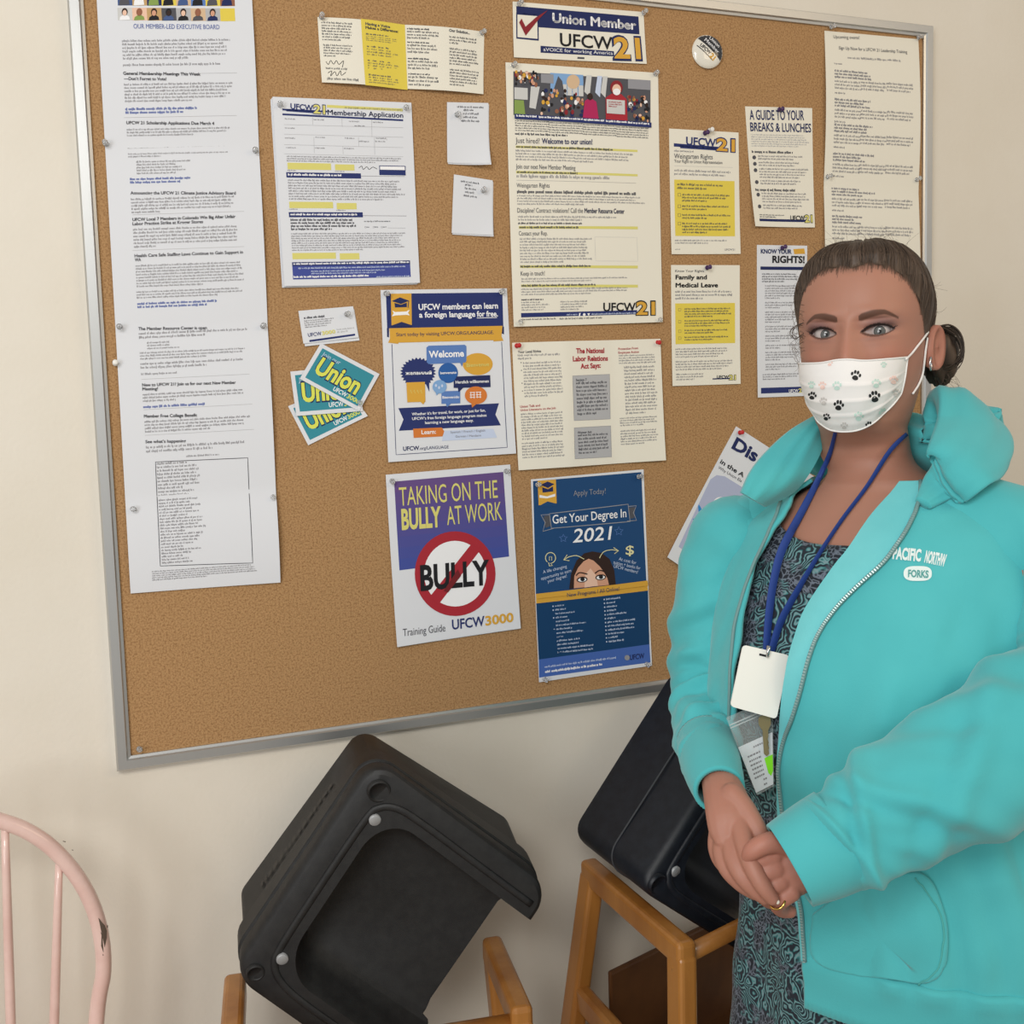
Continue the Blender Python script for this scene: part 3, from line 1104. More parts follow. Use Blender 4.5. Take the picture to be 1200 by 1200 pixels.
s.text('UFCW', 186, 1106, 290, 26, 'navy2', bold=.02, end=1100)
s.text('.org/LANGUAGE', 290, 1100, 480, 20, 'navy2', end=1090)
s.done('poster', 'white poster with navy banner and coloured speech bubbles saying Welcome', 'poster')

# --- labour relations leaflet
s = Sheet([(600, 401.7), (772.5, 397.2), (777.8, 539.2), (606.7, 551)], 0.0, (0, 0, .004, .004),
          fold=lambda u, v: 0.007*(u/.335 if u < .335 else (1-(u-.335)/.33*.9 if u < .665 else .1+(u-.665)/.335*.5)))
s.base(CREAM, 36, 12)
s.crop(*D3)
s.text('Your Legal Rights', 98, 204, 258, 17, 'dgrey', bold=.02, end=198)
s.lines(98, 210, 390, 256, 2, 'grey', seed=180, last=.3)
s.lines(135, 265, 398, 520, 12, 'grey', seed=181, ragged=.04)
for y in (270, 325, 415, 470):
    s.ellipse(122+(y-270)*.05, y, 4, 4, 'dgrey', n=8)
s.text('Union Talk and', 116, 588, 252, 16, 'red', bold=.01, end=578)
s.text('Union Literature on the Job', 118, 612, 358, 15, 'red', bold=.01, end=596)
s.lines(120, 625, 405, 820, 10, 'grey', seed=183, ragged=.03)
s.lines(126, 830, 410, 950, 6, 'grey', seed=184, ragged=.03, last=1)
s.text('The National', 502, 206, 706, 34, 'red', bold=.03, end=202)
s.text('Labor Relations', 478, 262, 732, 34, 'red', bold=.03, end=256)
s.text('Act Says:', 534, 314, 680, 34, 'red', bold=.03, end=306)
s.quad([(476, 364), (744, 352), (748, 666), (486, 678)], 'lgrey', 1)
s.stroke([(476, 364), (744, 352), (748, 666), (486, 678)], 2, 'grey', 2, closed=True)
s.quad([(486, 728), (750, 714), (754, 932), (490, 946)], 'lgrey', 1)
s.stroke([(486, 728), (750, 714), (754, 932), (490, 946)], 2, 'grey', 2, closed=True)
s.lay = 2
s.text('Section 7', 500, 402, 578, 16, 'dgrey', bold=.02, end=398, lay=3)
s.lines(500, 405, 722, 648, 9, 'dgrey', seed=186, ragged=.02)
s.text('Wagner Act', 510, 770, 612, 16, 'dgrey', bold=.02, end=764, lay=3)
s.lines(512, 772, 726, 920, 6, 'dgrey', seed=187, ragged=.02)
s.lay = 1
s.text('Protection From', 806, 182, 942, 15, 'red', bold=.01, end=176)
s.text('Employee Action', 806, 208, 948, 15, 'red', bold=.01, end=202)
s.lines(808, 215, 1060, 285, 4, 'grey', seed=188, ragged=.04, last=1)
s.lines(845, 295, 1065, 640, 15, 'grey', seed=189, ragged=.1)
s.lines(815, 655, 1075, 722, 4, 'grey', seed=190)
s.lines(818, 745, 1082, 855, 6, 'grey', seed=191)
s.done('leaflet', 'three-panel leaflet with red heading about labour relations, held by two red pins', 'leaflet')

# --- bully training guide (a booklet)
s = Sheet([(453.5, 558.5), (598, 546), (608.9, 736.4), (465.3, 758)], 0.0, (0, 0, .003, .003))
s.base(PAPER)
s.done('booklet_page', 'white back page showing at the foot of the purple training guide', 'paper')
s = Sheet([(451.5, 556.3), (597.2, 544.2), (608.7, 735.5), (464, 757)], 0.0022, (0, 0, .004, .006))
s.base(PAPER)
s.crop(*D4)
N = 8
for i in range(N):
    t0, t1 = i/N, (i+1)/N
    a, b_ = (112, 126), (782, 64)
    c, d = (815, 582), (146, 666)
    col = mat('ink_purple_blend_%d' % i, tuple(lerp(p, q, (i+.5)/N) for p, q in zip((106, 78, 134), (66, 82, 158))), .6, spec=.3)
    s.quad([(lerp(a[0], d[0], t0), lerp(a[1], d[1], t0)), (lerp(b_[0], c[0], t0), lerp(b_[1], c[1], t0)),
            (lerp(b_[0], c[0], t1), lerp(b_[1], c[1], t1)), (lerp(a[0], d[0], t1), lerp(a[1], d[1], t1))], col, 1)
s.text('TAKING ON THE', 146, 274, 748, 112, 'pale', bold=.0, end=222)
s.text('BULLY', 160, 416, 402, 118, 'pale', bold=.035, end=396)
s.text('AT WORK', 438, 390, 774, 112, 'pale', bold=.0, end=356)
ring = []
cx, cy, RX, RY = 485, 686, 246, 258
s.ellipse(cx, cy, RX, RY, 'red', 3, n=48)
s.ellipse(cx, cy, RX-56, RY-58, 'white', 4, n=48)
s.poly([(330, 826), (384, 872), (636, 546), (588, 500)], 'red', 5)
s.text('BULLY', 274, 786, 694, 146, 'black', bold=.03, end=748, lay=7)
s.poly([(414, 790), (440, 800), (520, 698), (500, 660)], 'dred', 9)
s.text('Training Guide', 166, 1064, 424, 44, 'dgrey', end=1036)
s.text('UFCW', 466, 1026, 664, 58, 'navy', bold=.02, end=1002)
s.text('3000', 668, 1002, 838, 54, 'gold', bold=.03, end=978)
s.done('training_guide', 'purple and white training guide with a crossed-out red BULLY sign', 'booklet')

# --- degree poster
s = Sheet([(622, 561.8), (754, 550), (763, 779.6), (630.7, 799)], 0.0004, (0, 0, .003, .003), bulge=.003)
s.base(PAPER, 10, 18)
s.crop(*D5)
s.quad([(64, 106), (634, 62), (656, 626), (82, 694)], 'deep', 1)
s.quad([(84, 742), (664, 676), (668, 954), (98, 1036)], 'deep2', 1)
s.quad([(98, 1036), (668, 954), (672, 1048), (100, 1130)], 'foot', 1)
s.quad([(82, 694), (660, 624), (664, 676), (84, 744)], 'gold', 2)
s.quad([(88, 104), (184, 98), (188, 222), (94, 232)], 'gold', 2)
s.poly([(94, 236), (140, 212), (188, 224), (188, 236), (94, 244)], 'deep', 3)
s.poly([(104, 126), (140, 108), (176, 122), (142, 142)], 'navy2', 3)
s.poly([(112, 138), (142, 148), (168, 134), (170, 160), (114, 166)], 'navy2', 3)
s.poly([(98, 178), (138, 186), (180, 172), (180, 186), (138, 196), (98, 192)], 'white', 3)
s.lay = 3
s.text('Apply Today!', 276, 184, 444, 28, 'stone', bold=-.004, end=172)
s.stroke([(150, 276), (562, 228), (572, 318), (160, 352)], 4, 'stone', closed=True)
s.stroke([(150, 280), (106, 282), (128, 322), (116, 368), (172, 352)], 4, 'stone')
s.stroke([(562, 240), (606, 236), (590, 272), (606, 312), (556, 316)], 4, 'stone')
s.poly([(120, 288), (150, 284), (156, 340), (130, 350)], 'dgrey', 2)
s.poly([(566, 246), (598, 242), (594, 300), (574, 304)], 'dgrey', 2)
s.text('Get Your Degree In', 166, 328, 552, 44, 'white', bold=.008, end=294)
s.text('2021', 270, 426, 466, 68, 'white', bold=.01, end=410, shear=.18)
for (x, y, r_) in ((222, 404, 22), (512, 368, 24)):
    s.stroke([(x+r_*(1 if i % 2 == 0 else .45)*math.sin(2*PI*i/10), y-r_*(1 if i % 2 == 0 else .45)*math.cos(2*PI*i/10)) for i in range(10)], 3, 'blue', closed=True)
s.stroke([(x, y) for x, y in catmull([(328, 512), (290, 494), (250, 500), (224, 516)], 5)], 4, 'chalk', 7)
s.stroke([(240, 490), (222, 516), (252, 520)], 4, 'chalk', 7)
s.stroke([(x, y) for x, y in catmull([(408, 506), (430, 474), (470, 464), (506, 468)], 5)], 4, 'chalk', 7)
s.stroke([(482, 452), (508, 469), (486, 484)], 4, 'chalk', 7)
s.text('$', 546, 490, 590, 46, 'chalk', bold=.01, end=488)
s.stroke([(156+26*math.cos(a*.35-PI*1.28), 506+28*math.sin(a*.35-PI*1.28)) for a in range(17)]+[(166, 546), (150, 548), (146, 530)], 4, 'chalk')
s.stroke([(150, 520), (150, 500), (162, 500), (162, 520)], 3, 'chalk')
for i, (t, x, y, x1_, e) in enumerate((('A life changing', 118, 588, 240, 556), ('opportunity to earn', 108, 622, 262, 578), ('your degree!', 142, 636, 240, 606))):
    s.text(t, x, y, x1_, 16, 'ice', end=e)
for i, (t, x, y, x1_, e) in enumerate((('At cost for', 508, 518, 600, 540), ('tuition + books for', 480, 536, 622, 568), ('UFCW members!', 482, 556, 608, 588))):
    s.text(t, x, y, x1_, 16, 'ice', end=e)
# face peeking above the yellow band
s.poly([(252, 668), (262, 588), (290, 520), (330, 482), (372, 472), (420, 480), (462, 512), (486, 570), (494, 644)], 'hair', 3)
s.poly([(276, 664), (278, 600), (298, 556), (326, 524), (352, 510), (378, 520), (410, 550), (432, 580), (450, 612), (458, 646)], 'skin', 4)
s.poly([(330, 660), (334, 590), (362, 560), (392, 600), (400, 650)], 'skinc', 5)
for x, y in ((318, 618), (414, 606)):
    s.ellipse(x, y, 28, 15, 'hair', 6, rot=-.1)
    s.ellipse(x, y+1, 22, 10, 'white', 7, rot=-.1)
    s.ellipse(x+1, y-2, 11, 11, 'black', 8)
s.stroke(catmull([(286, 598), (305, 582), (345, 590)], 5), 6, 'hair', 7)
s.stroke(catmull([(384, 586), (410, 570), (444, 582)], 5), 6, 'hair', 7)
s.quad([(82, 694), (660, 624), (662, 650), (83, 719)], 'gold', 10)
s.text('New Programs / All Online!', 240, 708, 510, 20, 'deep2', end=674, lay=11)
for i in range(13):
    y = 756+i*20.2
    x = 166+i*1.2
    s.ellipse(x+4, y+2, 3.5, 4, 'ice', n=8)
    L = (48, 56, 104, 66, 70, 156, 82, 138, 36, 118, 112, 190, 186)[i]
    s.quad([(x+14, y-2), (x+14+L, y-2-L*.11), (x+14+L, y+7-L*.11), (x+14, y+7)], 'deep2', 2)
    s.lay = 2
    k = max(1, int(L/26))
    for j in range(k):
        s.lines(x+14+j*L/k, y-5-j*L/k*.11, x+14+(j+1)*L/k-3, y+9-j*L/k*.11, 1, 'ice', seed=200+i*9+j, last=1)
    s.lay = 1
for i in range(12):
    y = 720+i*20
    x = 430+i*1.2
    s.ellipse(x+4, y+2, 3.5, 4, 'ice', n=8)
    L = (76, 48, 56, 50, 102, 44, 146, 136, 138, 84, 50, 80)[i]
    k = max(1, int(L/26))
    for j in range(k):
        s.lines(x+14+j*L/k, y-5-j*L/k*.11, x+14+(j+1)*L/k-3, y+9-j*L/k*.11, 1, 'ice', seed=330+i*9+j, last=1)
for j in range(12):
    s.lay = 2
    s.lines(128+j*31, 1068-j*4.3, 128+j*31+27, 1084-j*4.3, 1, 'ice', seed=460+j, last=1)
for j in range(9):
    s.lines(130+j*33, 1092-j*4.6, 130+j*33+30, 1110-j*4.6, 1, 'white', seed=480+j, bold=True, last=1)
s.lay = 1
s.text('UFCW', 566, 1036, 640, 26, 'navy2', bold=.02, end=1026, lay=4)
s.ellipse(552, 1024, 14, 14, 'stone', 4, n=12)
s.done('poster', 'dark blue degree poster with a face peeking over a yellow band', 'poster')

# --- weingarten rights card
s = Sheet([(784, 150.7), (865.3, 155.4), (866.8, 297.8), (786, 298.2)], 0.0, (0, 0, .003, .003))
s.base(CREAM)
s.crop(*D6)
s.logo(156, 690, 420, 42, '21', 'navy', 'gold', .62, end=18)
s.quad([(90, 682), (330, 700), (330, 714), (90, 700)], 'navy', 1)
s.lines(92, 716, 198, 732, 1, 'grey', seed=500, last=1)
s.text('Weingarten Rights', 92, 764, 300, 26, 'dgrey', end=768)
s.text('Your Right to Union Representation', 92, 786, 352, 17, 'dgrey', end=794)
s.stroke([(94, 804), (410, 812)], 1.2, 'lgrey')
s.lines(92, 820, 415, 858, 2, 'grey', seed=501, last=.85)
s.quad([(92, 878), (418, 886), (418, 1186), (96, 1182)], 'yellow', 1)
s.lay = 2
s.lines(108, 895, 365, 935, 2, 'dgrey', seed=502, last=.6)
for i, (y, n_) in enumerate(((952, 3), (1014, 2), (1062, 2), (1108, 4))):
    s.stroke([(112, y), (126, y), (126, y+16), (112, y+16)], 2, 'dgrey', closed=True)
    s.lines(134, y, 395, y+n_*16, n_, 'dgrey', seed=503+i, last=.5)
s.lay = 1
s.crop(*D7)
s.lines(115, 58, 480, 92, 2, 'grey', seed=508)
s.lines(116, 120, 150, 132, 1, 'grey', seed=509, last=1)
s.text('UFCW21', 446, 135, 514, 12, 'grey', bold=.01)
s.done('card', 'cream information card with yellow box and union logo, right of the large crowd flyer', 'card')

# --- breaks and lunches card
s = Sheet([(873, 124.7), (951.6, 126.8), (953.3, 267), (882.2, 266)], 0.0, (0, 0, .004, .008))
s.base(CREAM)
s.crop(*D6)
s.text('A GUIDE TO YOUR', 498, 556, 782, 52, 'navy2', bold=.012, end=562)
s.text('BREAKS & LUNCHES', 500, 618, 820, 46, 'navy2', bold=.012, end=628)
s.lines(502, 632, 810, 705, 6, 'lgrey', seed=520, last=.8)
s.lines(504, 722, 720, 742, 1, 'dgrey', seed=521, bold=True, last=1)
for i, (y, n_) in enumerate(((762, 2), (797, 2), (832, 4), (897, 2), (966, 4), (1031, 2))):
    x = 517+(y-762)*.07
    s.ellipse(x, y, 10, 11, 'dgrey', n=14)
    s.lines(x+20, y-14, x+290-(30 if n_ == 2 else 0), y-14+n_*15, n_, 'grey', seed=522+i, last=.8)
s.lines(516, 930, 735, 950, 1, 'dgrey', seed=530, bold=True, last=1)
s.rect(530, 1098, 800, 1112, 'navy2')
s.lines(532, 1072, 690, 1094, 2, 'dgrey', seed=531)
s.logo(710, 1102, 832, 24, '21', 'black', 'pale', .66, bar=False)
s.done('card', 'narrow cream card with dark heading about breaks and lunches, upper right of the board', 'card')

# --- family and medical leave card
s = Sheet([(786.3, 310.6), (866.8, 310.8), (866.8, 449.9), (787.1, 452.5)], 0.0, (0, 0, .003, .003))
s.base(CREAM)
s.crop(*D7)
s.text('Know Your Rights', 120, 280, 312, 16, 'dgrey')
s.text('Family and', 122, 328, 332, 28, 'black', bold=.03)
s.text('Medical Leave', 122, 382, 406, 29, 'black', bold=.03)
s.lines(120, 402, 515, 470, 3, 'grey', seed=540, last=.45)
s.rect(120, 490, 520, 764, 'yellow')
s.lay = 2
for i, (y, n_) in enumerate(((520, 4), (600, 3), (664, 2), (710, 2))):
    s.stroke([(142, y+4), (158, y+4), (158, y+22), (142, y+22)], 2, 'dgrey', closed=True)
    s.lines(182, y, 495, y+n_*17, n_, 'dgrey', seed=541+i, last=.6)
s.lay = 1
s.lines(120, 790, 470, 860, 4, 'grey', seed=546, last=.8)
s.lines(120, 875, 500, 945, 4, 'grey', seed=547, last=.8)
s.lines(122, 960, 325, 1012, 3, 'grey', seed=548)
s.rect(368, 992, 490, 1000, 'navy2')
s.logo(396, 992, 520, 20, '21', 'black', 'pale', .64, bar=False)
s.done('card', 'cream Family and Medical Leave card with a yellow box, below the other yellow-box card', 'card')

# --- know your rights card
s = Sheet([(886.9, 287), (945.9, 288), (943.6, 464), (886.9, 466)], 0.0, (0, 0, .003, .003))
s.base(PAPER)
s.crop(*D7)
s.text('KNOW YOUR', 692, 154, 896, 28, 'navy2', bold=.03)
s.quad([(908, 126), (980, 122), (986, 158), (914, 160)], 'gold', 1)
s.text('RIGHTS!', 768, 216, 982, 44, 'black', bold=.035)
s.rect(690, 242, 984, 264, 'navy2')
s.lines(700, 285, 945, 352, 4, 'dgrey', seed=560, last=.6)
y = 365
for i, n_ in enumerate((6, 3, 5, 3, 3, 2, 4, 3)):
    s.lines(720, y, 965, y+n_*16.5, n_, 'grey', seed=561+i, last=.4, ragged=.25)
    y += n_*16.5+14
s.lines(700, 960, 950, 1008, 3, 'grey', seed=570)
s.rect(686, 1056, 978, 1094, 'navy')
s.text('UFCW', 876, 1086, 938, 20, 'white', bold=.02, lay=3)
s.text('21', 940, 1086, 976, 26, 'pale', bold=.03, lay=3)
s.done('card', 'tall narrow white Know Your Rights card, beside the person\u2019s forehead', 'card')

# --- upcoming events list on the right
s = Sheet([(966, 36), (1076, 46), (1076, 420), (964, 418)], 0.0, (0, 0, .003, .003), fold=lambda u, v: .006*abs(math.sin(PI*min(v, .47)/.47)) if v < .47 else .005*abs(math.sin(PI*(v-.47)/.53)))
s.base(CREAM, 8, 44)
s.crop(*D8)
s.text('Upcoming events!', 146, 182, 270, 15, 'dgrey', end=190)
s.text('Sign Up Now for a UFCW 21 Leadership Training', 170, 236, 496, 15, 'dgrey', end=264)
for i in range(4):
    s.lines(210+i*64, 270+i*5, 210+i*64+60, 286+i*5, 1, 'grey', seed=580+i, last=1)
s.lines(146, 298, 182, 310, 1, 'grey', seed=585, last=1)
for i, (y, n_) in enumerate(((330, 3), (466, 3), (585, 3), (720, 3), (882, 3), (1014, 3))):
    s.lines(146-i*1.2, y, 390-i*12, y+44, 3, 'grey', seed=586+i*5, bold=True, ragged=.5, last=.7)
    for j in range(3):
        s.lines(146-i*1.2+j*124, y+50+j*8*(1-i*.15), 146+j*124+122, y+98+j*8*(1-i*.15), 3, 'grey', seed=620+i*7+j, ragged=0, last=1 if j < 1 else .9)
    s.lines(146-i*1.2, y+106, 195, y+120, 1, 'grey', seed=690+i, last=1)
s.done('event_list', 'long cream sheet of upcoming events at the right end of the board, behind the head', 'notice')

# --- disabled-in... leaflet with bird emblem, tilted, behind the shoulder
s = Sheet([(862.5, 499.6), (972, 570), (890, 726), (780, 652.5)], 0.0, (0, 0, .004, .006))
s.base(PAPER)
s.crop(*E2)
s.text('Dis', 208, 178, 282, 46, 'navy2', bold=.035, end=226)
s.text('in the A', 170, 228, 244, 17, 'black', bold=.02, end=276)
s.text('Why Union Ele', 164, 246, 238, 11, 'dgrey', end=292)
s.poly([(32, 502), (140, 282), (160, 268), (186, 272), (390, 402), (250, 650)], 'lav', 1)
s.poly(catmull([(66, 520), (78, 460), (74, 446), (90, 452), (80, 410), (100, 420), (100, 364), (130, 420), (160, 452), (180, 440), (210, 470), (230, 560), (190, 640), (120, 592)], 4), 'birdblue', 2)
s.ellipse(172, 366, 27, 27, 'white', 2)
s.ellipse(150, 412, 22, 36, 'white', 2, rot=.4)
s.done('leaflet', 'tilted white leaflet with a blue bird emblem, partly behind the teal shoulder', 'leaflet')

# --- round button badge
bc = W(827.7, 61.5, CORKY)
b = MB()
ax = Vector((-.12, -1, .05)).normalized()
e1 = Vector((1, -.12, 0)).normalized()
e1 = (e1-ax*e1.dot(ax)).normalized()
e2 = ax.cross(e1)
if e2.z < 0:
    e2 = -e2
RB = 0.0285
NR = 10
bo = bc+Vector((0, -.003, 0))


def dome(r, a, k=0.0):
    return bo+(e1*math.cos(a)+e2*math.sin(a))*r+ax*(0.0075*(1-(r/RB)**2)**.5+k if r < RB else 0)


rows = [[bo+(e1*math.cos(2*PI*j/40)+e2*math.sin(2*PI*j/40))*r+ax*h for j in range(40)] for r, h in ((RB*.6, -.001), (RB*.98, -.001), (RB, .0006))]
rows += [[dome(RB*math.sin(PI/2*(1-i/NR))*.999, 2*PI*j/40) for j in range(40)] for i in range(NR)]
b.grid(rows, 0, close_u=True, flip=True)
b.cap(len(b.v)-40, 40, 0)


def badge_art(pts, m, k):
    ids = []
    c = Vector((sum(p[0] for p in pts)/len(pts), sum(p[1] for p in pts)/len(pts), 0))
    for x, y in [(c.x, c.y)]+pts:
        r = math.hypot(x, y)
        a = math.atan2(y, x)
        ids.append(b.vert(dome(min(r, .96)*RB, a, k)))
    for i in range(1, len(ids)):
        b.face((ids[0], ids[i], ids[1+i % (len(ids)-1)]), m)


ca = math.radians(-42)


def rot(x, y):
    return x*math.cos(ca)-y*math.sin(ca), x*math.sin(ca)+y*math.cos(ca)


for i in range(12):                       # dark upper half in strips so it follows the dome
    xa, xb = -0.96+i*.16, -0.96+(i+1)*.16
    for j in range(5):
        ya, yb = .12+j*.17, .12+(j+1)*.17
        q = [(x, y) for x, y in ((xa, ya), (xb, ya), (xb, yb), (xa, yb))]
        if all(math.hypot(*p) < 1.02 for p in q):
            badge_art([rot(*p) for p in q], 1, .0003)
        elif sum(math.hypot(*p) < 1.0 for p in q) >= 2:
            badge_art([rot(*[c*min(1, .97/math.hypot(*p)) for c in p]) for p in q], 1, .0003)


def badge_text(t, x0, y0, x1, h, m, bold=.01):
    vs, fs = text_mesh(t, bold)
    a0, a1 = min(x for x, y in vs), max(x for x, y in vs)
    base = len(b.v)
    for x, y in vs:
        X, Y = rot(x0+(x1-x0)*(x-a0)/(a1-a0), y0+y/CAPH*h)
        b.vert(dome(min(.97, math.hypot(X, Y))*RB, math.atan2(Y, X), .0006))
    for f in fs:
        b.face([base+i for i in f], m, True)


badge_text('Union', -.45, .58, .35, .22, 2)
badge_text('Member', -.6, .26, .55, .22, 2)
badge_text('UFCW', -.62, -.18, .2, .2, 1, .03)
badge_text('21', .24, -.26, .6, .3, 3, .04)
for i in range(8):
    badge_art([rot(-.75+i*.16, -.25), rot(-.75+(i+1)*.16, -.25), rot(-.75+(i+1)*.16, -.3), rot(-.75+i*.16, -.3)], 1, .0004)
o = b.build('button_badge', [mat('badge_white', (232, 228, 216), .2, coat=.6), mat('badge_black', (38, 38, 42), .15, coat=.8), INK['white'], INK['gold']], origin=bc)
tag(o, 'round black and white union button badge pinned alone on the cork, upper right', 'badge')

# ------------------------------------------------------------------ push pins
CLEAR = mat('clear_plastic', (240, 240, 240), .12, trans=.75, ior=1.4)
PINM = {'clear': CLEAR, 'red': mat('pin_red', (196, 40, 44), .3), 'purple': mat('pin_purple', (70, 44, 92), .3), 'white': mat('pin_white', (236, 234, 228), .35)}
STEEL = mat('pin_steel', (190, 190, 190), .25, metal=1)
protos = {}
PG = 'push pins on the cork board'


def pin(px, py, kind, label, off=0.003):
    loc = W(px, py, CORKY)
    loc = Vector((loc.x, -(CORKY+off), loc.z))
    rx, rz = random.uniform(-.14, .14), random.uniform(-.14, .14)
    if kind not in protos:
        b = MB()
        b.lathe((0, 0, 0), (0, -1, 0), [(0, .0001), (0, .0040), (.001, .0042), (.0018, .0026), (.005, .0021), (.0075, .0026), (.0086, .0038), (.0100, .0040), (.0107, .0026), (.0109, .0001)], 18)
        o = b.build('push_pin', PINM[kind], origin=(0, 0, 0))
        b = MB()
        b.lathe((0, 0, 0), (0, 1, 0), [(-.001, .0006), (.006, .0005), (.0075, .0001)], 8)
        nd = b.build('needle', STEEL, o)
        protos[kind] = (o, nd)
    else:
        p, n_ = protos[kind]
        o = p.copy()
        COL.objects.link(o)
        nd = n_.copy()
        nd.parent = o
        COL.objects.link(nd)
    o.location = loc
    o.rotation_euler = (rx, 0, rz)
    tag(o, label, 'push pin', PG)


for px, py, kd, lb in (
        (124, 169, 'clear', 'clear push pin at the left end of the newsletter\u2019s uppermost fold'),
        (299, 177, 'clear', 'clear push pin at the right end of the newsletter\u2019s uppermost fold'),
        (140, 383, 'clear', 'clear push pin at the left end of the newsletter\u2019s middle fold'),
        (307.7, 382.5, 'clear', 'clear push pin at the right end of the newsletter\u2019s middle fold'),
        (135.4, 426, 'white', 'white push pin half hidden behind the newsletter\u2019s left edge'),
        (156.7, 596.5, 'clear', 'clear push pin at the left end of the newsletter\u2019s lowest fold'),
        (318, 582, 'clear', 'clear push pin at the right end of the newsletter\u2019s lowest fold'),
        (376.5, 21, 'clear', 'clear push pin at the top left corner of the yellow and cream brochure'),
        (564, 39, 'clear', 'clear push pin at the top right corner of the yellow and cream brochure'),
        (327.5, 123.7, 'clear', 'clear push pin at the top left corner of the membership application'),
        (475, 127, 'clear', 'clear push pin at the top right corner of the membership application'),
        (535, 135, 'clear', 'clear push pin on the upper small note slip'),
        (565.5, 224, 'clear', 'clear push pin on the lower small note slip'),
        (607.5, 5, 'clear', 'clear push pin at the left corner of the Union Member sticker'),
        (753, 16, 'clear', 'clear push pin at the right corner of the Union Member sticker'),
        (601, 77, 'clear', 'clear push pin at the top left corner of the large crowd flyer'),
        (767, 87, 'clear', 'clear push pin at the top right corner of the large crowd flyer'),
        (607.5, 378.7, 'clear', 'clear push pin at the bottom left corner of the large crowd flyer'),
        (770, 374.8, 'clear', 'clear push pin at the bottom right corner of the large crowd flyer'),
        (405.8, 368.5, 'clear', 'clear push pin on the white business card'),
        (420, 472, 'clear', 'clear push pin through the right side of the fanned teal cards'),
        (451.6, 344.3, 'clear', 'clear push pin at the top left corner of the speech bubble poster'),
        (586.5, 342.5, 'clear', 'clear push pin at the top right corner of the speech bubble poster'),
        (604.7, 405.3, 'red', 'red push pin at the left corner of the labour relations leaflet'),
        (769, 401.5, 'red', 'red push pin at the right corner of the labour relations leaflet'),
        (458.8, 563.4, 'clear', 'clear push pin at the top left corner of the purple training guide'),
        (592.3, 552.2, 'clear', 'clear push pin at the top right corner of the purple training guide'),
        (629, 568, 'clear', 'clear push pin at the top left corner of the dark blue degree poster'),
        (747.5, 558.5, 'clear', 'clear push pin at the top right corner of the dark blue degree poster'),
        (637, 795, 'clear', 'clear push pin at the bottom left corner of the dark blue degree poster'),
        (756.5, 777.4, 'clear', 'clear push pin at the bottom right corner of the dark blue degree poster'),
        (825, 156.5, 'purple', 'purple push pin over the logo of the upper yellow-box card'),
        (830.6, 153.5, 'white', 'small white push pin beside the purple one on the upper yellow-box card'),
        (912, 129, 'purple', 'purple push pin atop the breaks and lunches card'),
        (827.5, 314, 'purple', 'purple push pin atop the Family and Medical Leave card'),
        (915.5, 291, 'purple', 'purple push pin atop the tall Know Your Rights card'),
        (972.5, 32.5, 'clear', 'clear push pin at the top left corner of the upcoming events sheet'),
        (1075, 44.5, 'clear', 'clear push pin at the top right corner of the upcoming events sheet'),
        (968.7, 207.5, 'clear', 'clear push pin at the left edge of the events sheet\u2019s fold'),
        (1073, 211, 'clear', 'clear push pin at the right edge of the events sheet\u2019s fold'),
        (866, 507, 'red', 'red push pin on the tilted bird leaflet'),
        (163, 877, 'clear', 'lone clear push pin in the bottom left corner of the cork')):
    pin(px, py, kd, lb)

# ------------------------------------------------------------------ black booster seats
BLK = mat('black_plastic', (34, 35, 37), .5, spec=.5)
noise_color(BLK, 60, (26, 26, 27), (35, 35, 35), bump=.18, bscale=900, dist=.002)
BLK2 = mat('dark_navy_plastic', (24, 28, 36), .4, spec=.45)
noise_color(BLK2, 60, (20, 23, 30), (27, 31, 39), bump=.15, bscale=900, dist=.002)
RIVET = mat('grey_rivet', (170, 172, 174), .4, metal=.3)


def rrect(a0, a1, b0, b1, ra, rb, n=8):
    pts = []
    for cx, cy, st in ((a1-ra, b1-rb, 0), (a0+ra, b1-rb, 90), (a0+ra, b0+rb, 180), (a1-ra, b0+rb, 270)):
        for i in range(n+1):
            t = math.radians(st+90*i/n)
            pts.append((cx+ra*math.cos(t), cy+rb*math.sin(t)))
    return pts


